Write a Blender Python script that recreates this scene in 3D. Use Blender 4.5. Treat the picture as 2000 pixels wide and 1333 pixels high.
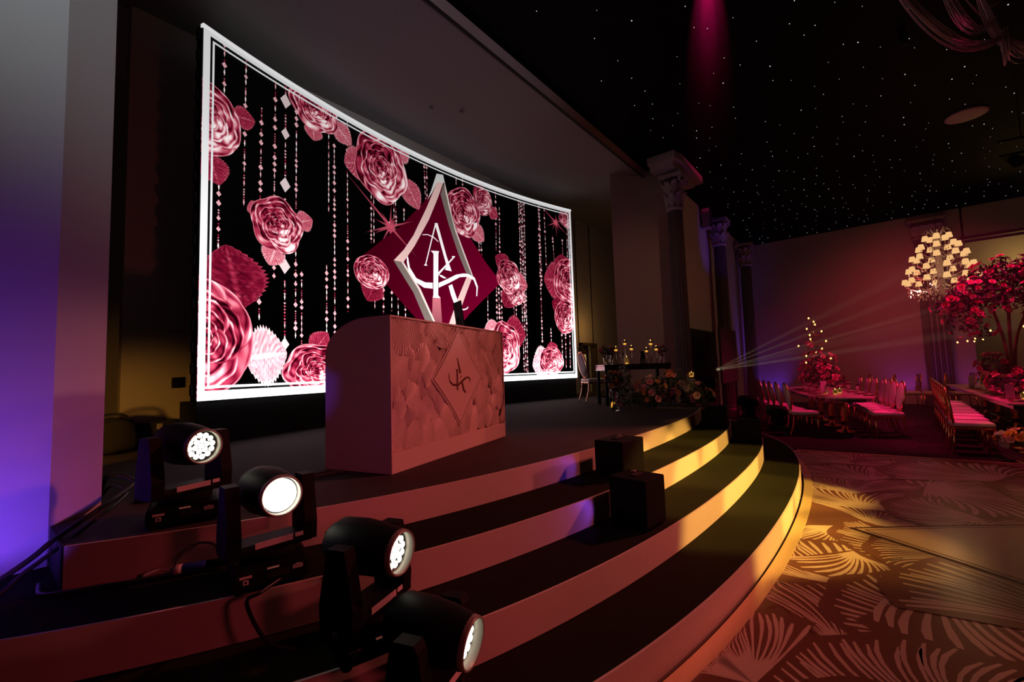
import bpy, bmesh, math, random
import numpy as np
from mathutils import Vector, Matrix
from mathutils.geometry import tessellate_polygon

for _o in list(bpy.data.objects):
    bpy.data.objects.remove(_o, do_unlink=True)
SC = bpy.context.scene
COL = SC.collection
random.seed(7)
RNG = np.random.default_rng(11)

# ------------------------------------------------------------------ camera
EYE = Vector((0.0, 0.0, 1.46))
FPX = 850.0
YAW, PITCH, ROLL = math.atan(690 / FPX), math.atan(FPX / 12400.0), math.radians(-1.8)
fw = Vector((math.cos(YAW) * math.cos(PITCH), math.sin(YAW) * math.cos(PITCH), math.sin(PITCH)))
rt = fw.cross(Vector((0, 0, 1))).normalized()
up = rt.cross(fw)
rt2 = rt * math.cos(ROLL) + up * math.sin(ROLL)
up2 = up * math.cos(ROLL) - rt * math.sin(ROLL)
cam_data = bpy.data.cameras.new('camera')
cam = bpy.data.objects.new('camera', cam_data)
COL.objects.link(cam)
cam.matrix_world = Matrix(((rt2.x, up2.x, -fw.x, EYE.x), (rt2.y, up2.y, -fw.y, EYE.y), (rt2.z, up2.z, -fw.z, EYE.z), (0, 0, 0, 1)))
cam_data.sensor_width = 36.0
cam_data.lens = 36.0 * FPX / 2000.0
cam_data.clip_start = 0.05
cam_data.clip_end = 200
SC.camera = cam

# ------------------------------------------------------------------ world, view
w = bpy.data.worlds.new('hall_air')
SC.world = w
w.use_nodes = True
w.node_tree.nodes['Background'].inputs[0].default_value = (0.30, 0.12, 0.14, 1)
w.node_tree.nodes['Background'].inputs[1].default_value = 0.010
SC.view_settings.view_transform = 'Standard'
SC.view_settings.look = 'None'
SC.view_settings.exposure = 0.0
SC.view_settings.gamma = 1.0
SC.view_settings.use_curve_mapping = False
SC.cycles.max_bounces = 5
SC.cycles.adaptive_threshold = 0.02
SC.cycles.volume_bounces = 0
SC.cycles.sample_clamp_indirect = 3.0
SC.cycles.caustics_reflective = False
SC.cycles.caustics_refractive = False

# ------------------------------------------------------------------ lights (stage fixtures in the hall, plus added unseen fills)
def spot(name, loc, target, watts, color, angle=40, blend=0.4, size=0.06):
    d = bpy.data.lights.new(name, 'SPOT')
    d.energy = watts; d.color = color; d.spot_size = math.radians(angle); d.spot_blend = blend
    d.shadow_soft_size = size
    o = bpy.data.objects.new(name, d); COL.objects.link(o)
    o.location = loc
    o.rotation_euler = (Vector(target) - Vector(loc)).to_track_quat('-Z', 'Y').to_euler()
    return o

def point(name, loc, watts, color, size=0.05):
    d = bpy.data.lights.new(name, 'POINT')
    d.energy = watts; d.color = color; d.shadow_soft_size = size
    o = bpy.data.objects.new(name, d); COL.objects.link(o); o.location = loc
    return o

def area(name, loc, target, watts, color, sx, sy, spread=180):
    d = bpy.data.lights.new(name, 'AREA')
    d.energy = watts; d.color = color; d.shape = 'RECTANGLE'; d.size = sx; d.size_y = sy
    d.spread = math.radians(spread)
    o = bpy.data.objects.new(name, d); COL.objects.link(o)
    o.location = loc
    o.rotation_euler = (Vector(target) - Vector(loc)).to_track_quat('-Z', 'Y').to_euler()
    return o

# red front wash on booth and risers
spot('red_wash_lamp', (8.2, -1.6, 5.3), (2.6, 2.0, 0.6), 1330, (1.0, 0.15, 0.125), 33, 0.9, 0.2)
spot('low_red_fill', (3.4, -2.2, 0.8), (2.4, 2.2, 0.70), 62, (1.0, 0.16, 0.13), 75, 0.9, 0.1)  # unseen low fill added to lift the booth's lower carving
spot('crimson_side_fill', (-1.2, -2.5, 2.2), (1.75, 2.9, 1.25), 60, (1.0, 0.07, 0.20), 20, 0.9, 0.1)  # unseen fill added to lift the dark left side of the booth
spot('rose_wash_lamp', (1.6, -3.0, 2.0), (0.9, 2.0, 0.35), 70, (1.0, 0.075, 0.10), 30, 0.9, 0.3)
# gold spots on the steps and the dance floor
for gx_, gw_ in ((4.05, 2900), (4.9, 2800), (5.7, 2600)):
    spot('gold_spot_lamp', (6.0, -5.0, 4.1), (gx_, 1.10, 0.25), gw_, (1.0, 0.50, 0.085), 14.5, 0.40, 0.03)
spot('gold_flood_lamp', (7.4, -3.0, 5.7), (4.35, 0.30, 0.0), 900, (1.0, 0.45, 0.09), 13, 0.7, 0.06)
# pink spots over the banquet tables
spot('pink_table_lamp', (11.5, -2.5, 5.8), (11.6, 0.3, 0.6), 1150, (1.0, 0.010, 0.14), 58, 0.7, 0.08)
spot('pink_table_lamp', (14.6, -1.2, 5.8), (13.6, 0.4, 0.6), 500, (1.0, 0.010, 0.15), 46, 0.7, 0.08)
spot('pink_table_lamp', (9.6, -0.3, 5.8), (10.6, -1.6, 0.5), 800, (1.0, 0.010, 0.14), 44, 0.7, 0.08)
spot('magenta_floor_lamp', (7.5, -1.0, 5.8), (7.4, -0.9, 0.0), 130, (1.0, 0.05, 0.20), 60, 0.9, 0.2)
# red wash on the far wall
area('far_wall_wash_lamp', (15.0, -0.8, 4.9), (18.9, -0.8, 0.6), 26, (1.0, 0.07, 0.08), 0.6, 5.0, 110)
spot('violet_wall_uplight', (18.3, 2.5, 0.12), (18.7, 2.9, 1.2), 20, (0.16, 0.05, 1.0), 100, 0.8, 0.1)
spot('violet_wall_uplight', (18.4, -1.0, 0.12), (18.9, -1.0, 2.4), 14, (0.55, 0.05, 0.8), 110, 0.9, 0.1)
spot('violet_wall_uplight', (18.4, -2.6, 0.12), (18.9, -2.6, 2.4), 14, (0.6, 0.06, 0.7), 110, 0.9, 0.1)
spot('violet_column_lamp', (12.4, 1.0, 2.2), (13.6, 3.3, 5.2), 60, (0.22, 0.08, 1.0), 30, 0.8, 0.05)
spot('violet_cornice_lamp', (9.4, 1.6, 1.6), (9.8, 3.0, 6.0), 10, (0.22, 0.06, 1.0), 20, 0.8, 0.05)
# violet uplight and cool white work light on the left wall
spot('violet_pier_uplight', (-0.30, 2.60, 0.62), (0.08, 3.2, 1.05), 30, (0.19, 0.06, 1.0), 88, 0.35, 0.05)
spot('cool_work_lamp', (-2.4, -2.4, 5.0), (0.25, 3.3, 4.7), 520, (0.84, 0.94, 1.0), 44, 1.0, 0.3)
spot('soffit_fill', (0.6, -3.0, 2.4), (3.6, 3.4, 6.0), 190, (1.0, 0.78, 0.82), 36, 1.0, 0.3)  # unseen fill added to brighten the soffit and its fascia
spot('rose_reveal_fill', (7.0, 2.2, 3.5), (0.40, 3.28, 1.25), 240, (1.0, 0.32, 0.30), 13, 0.9, 0.1)  # unseen fill added to redden the splayed reveal, grazing past the wall
# amber backstage bulbs
spot('backstage_lamp', (0.15, 4.6, 1.15), (1.0, 6.36, 0.9), 40, (1.0, 0.42, 0.05), 62, 0.9, 0.06)
point('backstage_lamp', (11.0, 5.7, 2.6), 7, (1.0, 0.50, 0.12), 0.1)
# soft warm fill on the right pier
spot('warm_pier_lamp', (5.5, -2.5, 5.2), (9.7, 3.6, 2.6), 75, (1.0, 0.32, 0.22), 40, 0.9, 0.3)
# unseen pink lamps added close under the black ceiling to draw its streak
spot('pink_streak_fill', (4.5, 0.95, 5.86), (5.9, 1.31, 6.02), 9000, (1.0, 0.01, 0.16), 9, 1.0, 0.01)
spot('pink_streak_fill', (4.5, 0.95, 5.80), (5.9, 1.31, 6.02), 6500, (1.0, 0.01, 0.18), 18, 1.0, 0.02)
spot('amber_flower_fill', (5.5, -2.5, 5.2), (7.6, 2.6, 1.1), 330, (1.0, 0.50, 0.24), 12, 0.9, 0.1)  # unseen fill added to brighten the floor flowers

# ------------------------------------------------------------------ materials
def nodes_of(m):
    m.use_nodes = True
    return m.node_tree, m.node_tree.nodes['Principled BSDF']

def mat(name, color, rough=0.6, metal=0.0, bump=0.0, bscale=60.0, vary=0.0, spec=0.5, coat=0.0, emit=None, estr=0.0, trans=0.0):
    m = bpy.data.materials.new(name)
    t, b = nodes_of(m)
    b.inputs['Base Color'].default_value = (*color, 1)
    b.inputs['Roughness'].default_value = rough
    b.inputs['Metallic'].default_value = metal
    b.inputs['Specular IOR Level'].default_value = spec
    b.inputs['Coat Weight'].default_value = coat
    b.inputs['Coat Roughness'].default_value = 0.15
    b.inputs['Transmission Weight'].default_value = trans
    if emit:
        b.inputs['Emission Color'].default_value = (*emit, 1)
        b.inputs['Emission Strength'].default_value = estr
    tc = None
    if bump or vary:
        tc = t.nodes.new('ShaderNodeTexCoord')
        n = t.nodes.new('ShaderNodeTexNoise')
        n.inputs['Scale'].default_value = bscale
        n.inputs['Detail'].default_value = 4
        t.links.new(tc.outputs['Object'], n.inputs['Vector'])
        if vary:
            mx = t.nodes.new('ShaderNodeMix'); mx.data_type = 'RGBA'
            mx.inputs['A'].default_value = (*[c * (1 - vary) for c in color], 1)
            mx.inputs['B'].default_value = (*[min(1, c * (1 + vary)) for c in color], 1)
            t.links.new(n.outputs['Fac'], mx.inputs['Factor'])
            t.links.new(mx.outputs['Result'], b.inputs['Base Color'])
        if bump:
            bp = t.nodes.new('ShaderNodeBump')
            bp.inputs['Strength'].default_value = bump
            bp.inputs['Distance'].default_value = 0.004
            t.links.new(n.outputs['Fac'], bp.inputs['Height'])
            t.links.new(bp.outputs['Normal'], b.inputs['Normal'])
    return m

def emat(name, color, strength, sampled=True):
    m = bpy.data.materials.new(name)
    m.use_nodes = True
    t = m.node_tree
    t.nodes.clear()
    e = t.nodes.new('ShaderNodeEmission'); o = t.nodes.new('ShaderNodeOutputMaterial')
    e.inputs[0].default_value = (*color, 1); e.inputs[1].default_value = strength
    t.links.new(e.outputs[0], o.inputs[0])
    if not sampled:
        m.cycles.emission_sampling = 'NONE'
    return m

def vcol_emat(name):
    m = emat(name, (1, 1, 1), 1.0, False)
    t = m.node_tree
    a = t.nodes.new('ShaderNodeVertexColor'); a.layer_name = 'Col'
    t.links.new(a.outputs[0], t.nodes['Emission'].inputs[0])
    return m

M = dict(

    carpet=mat('black_carpet', (0.022, 0.020, 0.020), 0.95, bump=0.6, bscale=260, vary=0.3, spec=0.1),
    tread=mat('dark_green_black_step_carpet', (0.016, 0.019, 0.009), 0.95, bump=0.6, bscale=300, vary=0.25, spec=0.1),
    stage=mat('charcoal_stage_carpet', (0.060, 0.050, 0.052), 0.85, bump=0.5, bscale=240, vary=0.2, spec=0.2),
    riser=mat('cream_riser_board', (0.78, 0.70, 0.64), 0.45, bump=0.05, bscale=30, vary=0.04),
    wall=mat('white_wall_paint', (0.66, 0.64, 0.64), 0.75, bump=0.08, bscale=90, vary=0.05),
    wallwarm=mat('taupe_wall_paint', (0.46, 0.42, 0.40), 0.8, bump=0.08, bscale=90, vary=0.05),
    soffit=mat('grey_soffit_paint', (0.23, 0.215, 0.215), 0.85, bump=0.05, bscale=50, vary=0.05),
    fascia=mat('mauve_fascia_paint', (0.60, 0.52, 0.55), 0.7, vary=0.03, bscale=20),
    ceiling=mat('black_gloss_ceiling', (0.006, 0.005, 0.006), 0.6, spec=0.03, vary=0.2, bscale=8),
    booth=mat('cream_lacquered_booth', (0.74, 0.66, 0.62), 0.5, bump=0.05, bscale=40, vary=0.03),
    boothside=mat('pale_booth_side', (0.74, 0.62, 0.64), 0.5, bump=0.04, bscale=40, vary=0.03),
    black=mat('black_plastic', (0.008, 0.008, 0.009), 0.55, bump=0.1, bscale=400, vary=0.2, spec=0.10),
    ledblack=mat('matt_led_face', (0.003, 0.003, 0.003), 0.8, vary=0.2, bscale=80, spec=0.1),
    blackm=mat('black_matt', (0.010, 0.010, 0.010), 0.8, vary=0.2, bscale=80),
    bezel=mat('grey_lens_bezel', (0.34, 0.32, 0.28), 0.4, metal=0.3, vary=0.05, bscale=60),
    glassdark=mat('dark_lens_glass', (0.03, 0.03, 0.035), 0.1, spec=0.8, vary=0.1, bscale=30),
    label=mat('pale_label_paper', (0.75, 0.72, 0.74), 0.6, vary=0.04, bscale=80),
    tape=mat('white_gaffer_tape', (0.72, 0.66, 0.70), 0.6, bump=0.1, bscale=200, vary=0.05),
    bluecon=mat('blue_connector_plastic', (0.02, 0.06, 0.45), 0.35, vary=0.1, bscale=60),
    cable=mat('black_rubber_cable', (0.015, 0.015, 0.016), 0.35, vary=0.2, bscale=90),
    greycable=mat('grey_rubber_cable', (0.10, 0.09, 0.09), 0.35, vary=0.2, bscale=90),
    gold=mat('polished_gold_metal', (0.95, 0.58, 0.22), 0.22, metal=1.0, vary=0.05, bscale=40),
    rosegold=mat('rose_gold_metal', (0.95, 0.50, 0.36), 0.2, metal=1.0, vary=0.05, bscale=40),
    cushion=mat('ivory_leather', (0.80, 0.74, 0.70), 0.45, bump=0.1, bscale=120, vary=0.03),
    darkcushion=mat('grey_velvet_chair_back', (0.34, 0.28, 0.30), 0.8, bump=0.1, bscale=200, vary=0.06),
    mirror=mat('mirror_black_table_glass', (0.03, 0.03, 0.035), 0.06, spec=0.9, coat=0.5, vary=0.1, bscale=8),
    tabletop=mat('ivory_table_top', (0.62, 0.50, 0.46), 0.3, vary=0.06, bscale=14),
    goldtrim=mat('brushed_gold_trim', (0.92, 0.78, 0.42), 0.3, metal=0.35, bump=0.05, bscale=120, vary=0.06),
    floorbg=mat('brown_gloss_dance_floor', (0.20, 0.095, 0.055), 0.32, coat=0.25, vary=0.08, bscale=3),
    floorink=mat('cream_floral_print', (0.74, 0.64, 0.50), 0.32, coat=0.35, vary=0.05, bscale=12),
    floorpanel=mat('champagne_inlay_panel', (0.62, 0.50, 0.36), 0.28, coat=0.35, vary=0.12, bscale=9),
    floorline=mat('dark_inlay_line', (0.05, 0.02, 0.02), 0.4, vary=0.1, bscale=20),
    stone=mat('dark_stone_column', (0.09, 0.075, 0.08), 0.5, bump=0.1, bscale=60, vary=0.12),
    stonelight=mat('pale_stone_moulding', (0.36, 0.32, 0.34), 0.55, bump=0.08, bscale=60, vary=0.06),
    glass=mat('clear_glass', (0.95, 0.95, 0.97), 0.04, trans=1.0, spec=0.6),
    leaf=mat('dark_green_foliage', (0.030, 0.055, 0.022), 0.6, vary=0.35, bscale=9),
    paleleaf=mat('pale_eucalyptus_foliage', (0.22, 0.22, 0.15), 0.6, vary=0.3, bscale=9),
    stem=mat('brown_branch_bark', (0.16, 0.08, 0.05), 0.8, bump=0.4, bscale=50, vary=0.2),
    b_orange=mat('orange_rose_petals', (0.85, 0.32, 0.12), 0.6, vary=0.12, bscale=30),
    b_peach=mat('peach_rose_petals', (0.85, 0.55, 0.40), 0.6, vary=0.1, bscale=30),
    b_pink=mat('pink_rose_petals', (0.80, 0.30, 0.38), 0.6, vary=0.12, bscale=30),
    b_rose=mat('deep_rose_petals', (0.60, 0.10, 0.18), 0.6, vary=0.12, bscale=30),
    b_white=mat('cream_rose_petals', (0.80, 0.72, 0.66), 0.6, vary=0.06, bscale=30),
    b_yellow=mat('golden_yellow_petals', (0.90, 0.55, 0.10), 0.6, vary=0.12, bscale=30),
    bag=mat('black_nylon_bag', (0.010, 0.009, 0.009), 0.9, bump=0.4, bscale=40, vary=0.2),
    wood=mat('dark_brown_door', (0.06, 0.035, 0.02), 0.5, bump=0.1, bscale=12, vary=0.2),
    crystal=mat('smoky_crystal_beads', (0.62, 0.50, 0.54), 0.25, metal=0.2, vary=0.1, bscale=90),
    hessian=mat('dark_curtain', (0.035, 0.025, 0.028), 0.95, bump=0.3, bscale=60, vary=0.2),
    e_cell=emat('warm_white_led_cell', (1.0, 0.93, 0.74), 4.0),
    e_hot=emat('overexposed_warm_white_led', (1.0, 0.93, 0.78), 8.0),
    e_shade=emat('lit_cream_lampshade', (1.0, 0.56, 0.22), 0.92, False),
    e_flame=emat('candle_flame', (1.0, 0.50, 0.14), 3.2, False),
    e_glow=emat('glowing_amber_cup', (1.0, 0.46, 0.06), 0.9, False),
    e_star=emat('fibre_optic_star', (1.0, 0.97, 0.95), 1.05, False),
    e_blue=emat('violet_led_lens', (0.35, 0.22, 1.0), 5.0, False),
    e_pink=emat('pink_led_lens', (1.0, 0.10, 0.45), 2.0, False),
    e_room=emat('baked_room_glow', (1.0, 0.60, 0.22), 0.35, False),
    e_red=emat('red_status_display', (1.0, 0.25, 0.18), 0.12, False),
    screen=vcol_emat('led_screen_picture'),
)

# ------------------------------------------------------------------ mesh helpers
class MB:
    def __init__(s):
        s.v = []; s.f = []
    def add(s, V, F):
        n = len(s.v); s.v.extend([tuple(p) for p in V]); s.f.extend([tuple(i + n for i in q) for q in F]); return s
    def box(s, c, d, rz=0.0):
        hx, hy, hz = d[0] / 2, d[1] / 2, d[2] / 2
        V = []
        cs, sn = math.cos(rz), math.sin(rz)
        for z in (-hz, hz):
            for x, y in ((-hx, -hy), (hx, -hy), (hx, hy), (-hx, hy)):
                V.append((c[0] + x * cs - y * sn, c[1] + x * sn + y * cs, c[2] + z))
        return s.add(V, [(3, 2, 1, 0), (4, 5, 6, 7), (0, 1, 5, 4), (1, 2, 6, 5), (2, 3, 7, 6), (3, 0, 4, 7)])
    def cbox(s, c, d, r=0.01, rz=0.0):
        # chamfered box
        bm = bmesh.new()
        bmesh.ops.create_cube(bm, size=1.0)
        for v in bm.verts:
            v.co = Vector((v.co.x * d[0], v.co.y * d[1], v.co.z * d[2]))
        bmesh.ops.bevel(bm, geom=list(bm.edges), offset=r, segments=2, affect='EDGES', profile=0.6)
        R = Matrix.Rotation(rz, 3, 'Z')
        bm.verts.index_update()
        V = [tuple(R @ v.co + Vector(c)) for v in bm.verts]
        F = [tuple(v.index for v in f.verts) for f in bm.faces]
        bm.free()
        return s.add(V, F)
    def tube(s, pts, r, n=8, caps=True):
        pts = [Vector(p) for p in pts]
        rs = r if isinstance(r, (list, tuple)) else [r] * len(pts)
        V = []; F = []
        prev = None
        for i, p in enumerate(pts):
            a = pts[max(i - 1, 0)]; b = pts[min(i + 1, len(pts) - 1)]
            t = (b - a)
            t = t.normalized() if t.length > 1e-9 else Vector((0, 0, 1))
            if prev is None:
                h = Vector((0, 0, 1)) if abs(t.z) < 0.9 else Vector((1, 0, 0))
                u = t.cross(h).normalized()
            else:
                u = (prev - t * prev.dot(t))
                u = u.normalized() if u.length > 1e-6 else t.orthogonal().normalized()
            prev = u
            q = t.cross(u)
            for k in range(n):
                a2 = 2 * math.pi * k / n
                V.append(p + (u * math.cos(a2) + q * math.sin(a2)) * rs[i])
        for i in range(len(pts) - 1):
            for k in range(n):
                k2 = (k + 1) % n
                F.append((i * n + k, i * n + k2, (i + 1) * n + k2, (i + 1) * n + k))
        if caps:
            F.append(tuple(range(n - 1, -1, -1)))
            F.append(tuple((len(pts) - 1) * n + k for k in range(n)))
        return s.add(V, F)
    def lathe(s, prof, n=24, c=(0, 0, 0), mat3=None, caps=True):
        V = []; F = []
        for r, z in prof:
            for k in range(n):
                a = 2 * math.pi * k / n
                p = Vector((r * math.cos(a), r * math.sin(a), z))
                if mat3 is not None:
                    p = mat3 @ p
                V.append(p + Vector(c))
        m = len(prof)
        for i in range(m - 1):
            for k in range(n):
                k2 = (k + 1) % n
                F.append((i * n + k, i * n + k2, (i + 1) * n + k2, (i + 1) * n + k))
        if caps and prof[0][0] > 1e-6:
            F.append(tuple(range(n - 1, -1, -1)))
        if caps and prof[-1][0] > 1e-6:
            F.append(tuple((m - 1) * n + k for k in range(n)))
        return s.add(V, F)
    def prism(s, poly, z0, z1):
        n = len(poly)
        ar = sum(poly[i][0] * poly[(i + 1) % n][1] - poly[(i + 1) % n][0] * poly[i][1] for i in range(n))
        if ar < 0:
            poly = poly[::-1]
        V = [(x, y, z0) for x, y in poly] + [(x, y, z1) for x, y in poly]
        F = [tuple(range(n - 1, -1, -1)), tuple(range(n, 2 * n))]
        F += [(i, (i + 1) % n, n + (i + 1) % n, n + i) for i in range(n)]
        return s.add(V, F)
    def xform(s, m4):
        s.v = [tuple(m4 @ Vector(p)) for p in s.v]
        return s

def mesh_of(name, mb, smooth=False):
    me = bpy.data.meshes.new(name)
    me.from_pydata(mb.v, [], mb.f)
    if smooth:
        me.polygons.foreach_set('use_smooth', [True] * len(me.polygons))
    me.update()
    return me

def put(name, mesh, material=None, parent=None, loc=None, rot=None, scale=None):
    o = bpy.data.objects.new(name, mesh)
    COL.objects.link(o)
    if material is not None and mesh is not None and not mesh.materials:
        mesh.materials.append(material)
    if parent is not None:
        o.parent = parent
    if loc is not None: o.location = loc
    if rot is not None: o.rotation_euler = rot
    if scale is not None: o.scale = scale
    return o

def build(name, mb, material, parent=None, smooth=False, **k):
    return put(name, mesh_of(name, mb, smooth), material, parent, **k)

def smooth_by_angle(o, deg=35):
    me = o.data
    bm = bmesh.new(); bm.from_mesh(me)
    lim = math.radians(deg)
    for f in bm.faces: f.smooth = True
    for e in bm.edges:
        if len(e.link_faces) == 2 and e.calc_face_angle(0) > lim: e.smooth = False
    bm.to_mesh(me); bm.free()
    return o

def empty(name, loc=(0, 0, 0), rz=0.0):
    o = bpy.data.objects.new(name, None); COL.objects.link(o)
    o.empty_display_size = 0.1
    o.location = loc; o.rotation_euler = (0, 0, rz)
    return o

def tag(o, label=None, cat=None, group=None, kind=None):
    if label: o['label'] = label
    if cat: o['category'] = cat
    if group: o['group'] = group
    if kind: o['kind'] = kind
    return o

def struct(o, label=None):
    o['kind'] = 'structure'
    if label: o['label'] = label
    return o

def copy_tree(o, parent=None):
    c = o.copy(); COL.objects.link(c)
    c.parent = parent
    for ch in list(o.children):
        copy_tree(ch, c)
    return c

def interp(pts, n):
    # Catmull-Rom through the points
    P = [Vector(p) for p in pts]
    P = [P[0] * 2 - P[1]] + P + [P[-1] * 2 - P[-2]]
    out = []
    for i in range(1, len(P) - 2):
        for k in range(n):
            t = k / n
            a, b, c, d = P[i - 1], P[i], P[i + 1], P[i + 2]
            out.append(0.5 * ((2 * b) + (c - a) * t + (2 * a - 5 * b + 4 * c - d) * t * t + (3 * b - a - 3 * c + d) * t ** 3))
    out.append(P[-2])
    return out

# ================================================================== STRUCTURE
XC = 4.6
Y0 = [1.883, 1.443, 1.033, 0.637]
def arc_y(i, x):
    d = x - XC
    return Y0[i] + 0.02472 * d * d + 0.001175 * d ** 4

def arc_pts(i, x0, x1, n=90, off=0.0):
    P = []
    for k in range(n + 1):
        x = x0 + (x1 - x0) * k / n
        y = arc_y(i, x)
        if off:
            s = 0.04944 * (x - XC) + 0.0047 * (x - XC) ** 3
            L = math.hypot(1, s)
            P.append((x + s / L * off, y - off / L))
        else:
            P.append((x, y))
    return P

STG = 0.76
# house floor
fl = struct(build('floor', MB().box((5, -2, -0.05), (34, 26, 0.1)), M['carpet']), 'dark carpeted hall floor')

# stage platform and three curved steps, each a carpeted slab with a cream riser board
def step_slab(name, i, x0, x1, ztop, back, matname, riser_x0, label):
    front = arc_pts(i, x0, x1)
    poly = front + back
    o = struct(build(name, MB().prism(poly, ztop - 0.19, ztop), M[matname]), label)
    f = arc_pts(i, riser_x0, x1, 110, 0.0)
    g = arc_pts(i, riser_x0, x1, 110, 0.012)
    m = MB()
    n = len(f)
    V = []
    for (a, b) in zip(f, g):
        V += [(a[0], a[1], ztop - 0.186), (b[0], b[1], ztop - 0.186), (b[0], b[1], ztop + 0.001), (a[0], a[1], ztop + 0.001)]
    F = []
    for k in range(n - 1):
        for j in range(4):
            j2 = (j + 1) % 4
            F.append((4 * k + j, 4 * k + 4 + j, 4 * k + 4 + j2, 4 * k + j2))
    F.append((0, 1, 2, 3)); F.append((4 * n - 1, 4 * n - 2, 4 * n - 3, 4 * n - 4))
    m.add(V, F)
    smooth_by_angle(build('riser', m, M['riser'], o))
    return o

XL = 0.27
st = step_slab('stage_platform', 0, XL, 9.3, 0.76, [(9.3, 3.0), (8.93, 4.25), (9.6, 5.2), (14.0, 5.2), (14.0, 9.0), (-1.5, 9.0), (-1.5, 3.9), (XL, 3.9)], 'stage', XL, 'raised curved stage platform with charcoal carpet')
# short cream end return of the top riser
build('riser_return', MB().box((XL - 0.006, (arc_y(0, XL) + 3.3) / 2, 0.665), (0.012, 3.3 - arc_y(0, XL), 0.188)), M['blackm'], st)
step_slab('stage_step', 1, -0.7, 9.9, 0.57, [(9.9, 3.4), (-0.7, 3.4)], 'tread', -0.7, 'upper curved step below the stage')
step_slab('stage_step', 2, -0.7, 9.9, 0.38, [(9.9, 3.4), (-0.7, 3.4)], 'tread', -0.7, 'middle curved step below the stage')
step_slab('stage_step', 3, -0.7, 9.9, 0.19, [(9.9, 3.4), (-0.7, 3.4)], 'tread', -0.7, 'lowest curved step beside the dance floor')

# left proscenium pier: audience face and splayed reveal
o = MB().prism([(-4, 3.2), (0.25, 3.2), (0.463, 3.36), (0.43, 3.75), (-4, 3.75)], 0, 6.02)
struct(build('wall_left', o, M['wall']), 'pale proscenium pier with violet uplight at the left')
# stage back wall with picture rail and door opening, and the dark gap beside it
mb = MB()
YB = 6.36
mb.box((5.95, YB + 0.08, 3.4), (9.9, 0.16, 5.3))
mb.box((12.85, YB + 0.08, 3.4), (2.3, 0.16, 5.3))
mb.box((11.3, YB + 0.08, 4.1), (0.9, 0.16, 3.9))
wb = struct(build('wall_back', mb, M['wallwarm']), 'taupe wall behind the stage')
mb = MB()
mb.box((5.95, YB - 0.012, 2.085), (9.9, 0.024, 0.03)); mb.box((12.85, YB - 0.012, 2.085), (2.3, 0.024, 0.03))
build('picture_rail', mb, M['wallwarm'], wb)
mb = MB().box((5.95, YB - 0.02, 0.84), (9.9, 0.04, 0.14))
struct(build('baseboard_back', mb, M['wallwarm']), 'painted baseboard of the stage back wall')
struct(build('wall_backstage', MB().box((-0.3, 8.6, 3.4), (4.0, 0.15, 5.4)), M['wallwarm']), 'dim wall beyond the gap beside the stage back wall')
# backstage door, room light painted into its glowing pane
d = struct(build('door_1', MB().cbox((11.12, YB + 0.05, 1.44), (0.46, 0.05, 1.36), 0.006), M['wood']), 'dark backstage door standing ajar')
build('frame', MB().box((10.88, YB - 0.01, 1.47), (0.06, 0.2, 1.42)).box((11.72, YB - 0.01, 1.47), (0.06, 0.2, 1.42)).box((11.3, YB - 0.01, 2.17), (0.9, 0.2, 0.06)), M['wood'], d)
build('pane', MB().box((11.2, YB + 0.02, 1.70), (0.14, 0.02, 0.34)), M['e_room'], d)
build('handle', MB().tube([(11.28, YB - 0.02, 1.5), (11.28, YB - 0.05, 1.5), (11.20, YB - 0.05, 1.5)], 0.01, 6), M['gold'], d)
struct(build('wall_corridor', MB().box((11.6, 7.6, 2.2), (2.4, 0.1, 3.0)), M['e_room']), 'corridor wall beyond the stage door with amber light baked in as glow')  # wall emits by itself; the corridor's light is put into its colour

# stage soffit and its fascia
so = struct(build('ceiling_stage', MB().box((4.6, 5.09, 5.935), (17.6, 2.72, 0.17)), M['soffit']), 'grey soffit over the stage')
build('fascia', MB().box((2.9, 3.715, 5.93), (13.6, 0.03, 0.18)), M['fascia'], so)
build('shadow_gap', MB().box((2.9, 3.725, 5.838), (13.6, 0.05, 0.012)), M['blackm'], so)
for (x, y) in ((4.6, 5.3), (5.0, 5.0), (9.2, 4.35)):
    build('sprinkler_head', MB().lathe([(0.0, 5.80), (0.03, 5.80), (0.035, 5.82), (0.02, 5.835), (0.02, 5.85)], 12, (x, y, 0)), M['soffit'], so, True)

# right splayed reveal and house wall
o = MB().prism([(8.94, 4.25), (10.12, 3.335), (10.25, 3.45), (19.2, 3.45), (19.2, 3.75), (10.2, 3.75), (9.6, 4.48)], 0, 6.02)
wr = struct(build('wall_right', o, M['wall']), 'pale splayed reveal and side wall right of the stage')
# recessed dark service opening in the side wall
build('curtain', MB().box((12.2, 3.43, 1.2), (2.9, 0.04, 2.4)), M['hessian'], wr)

# far wall with header over a lit recess
mb = MB()
mb.box((19.0, 0.6, 3.01), (0.2, 6.3, 6.02))
mb.box((19.0, -6.5, 5.53), (0.2, 8.0, 0.98))
mb.box((19.0, -8.5, 2.5), (0.2, 4.0, 5.0))
wf = struct(build('wall_far', mb, M['wallwarm']), 'far hall wall washed in deep red light')
build('header_moulding', MB().box((18.87, -6.4, 5.06), (0.1, 7.9, 0.07)), M['blackm'], wf)
struct(build('wall_recess', MB().box((21.6, -5.0, 2.6), (0.1, 9.0, 5.6)), M['wallwarm']), 'wall of the lit recess beyond the far header')
point('recess_lamp', (20.6, -4.2, 4.4), 26, (1.0, 0.60, 0.16), 0.2)

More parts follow.
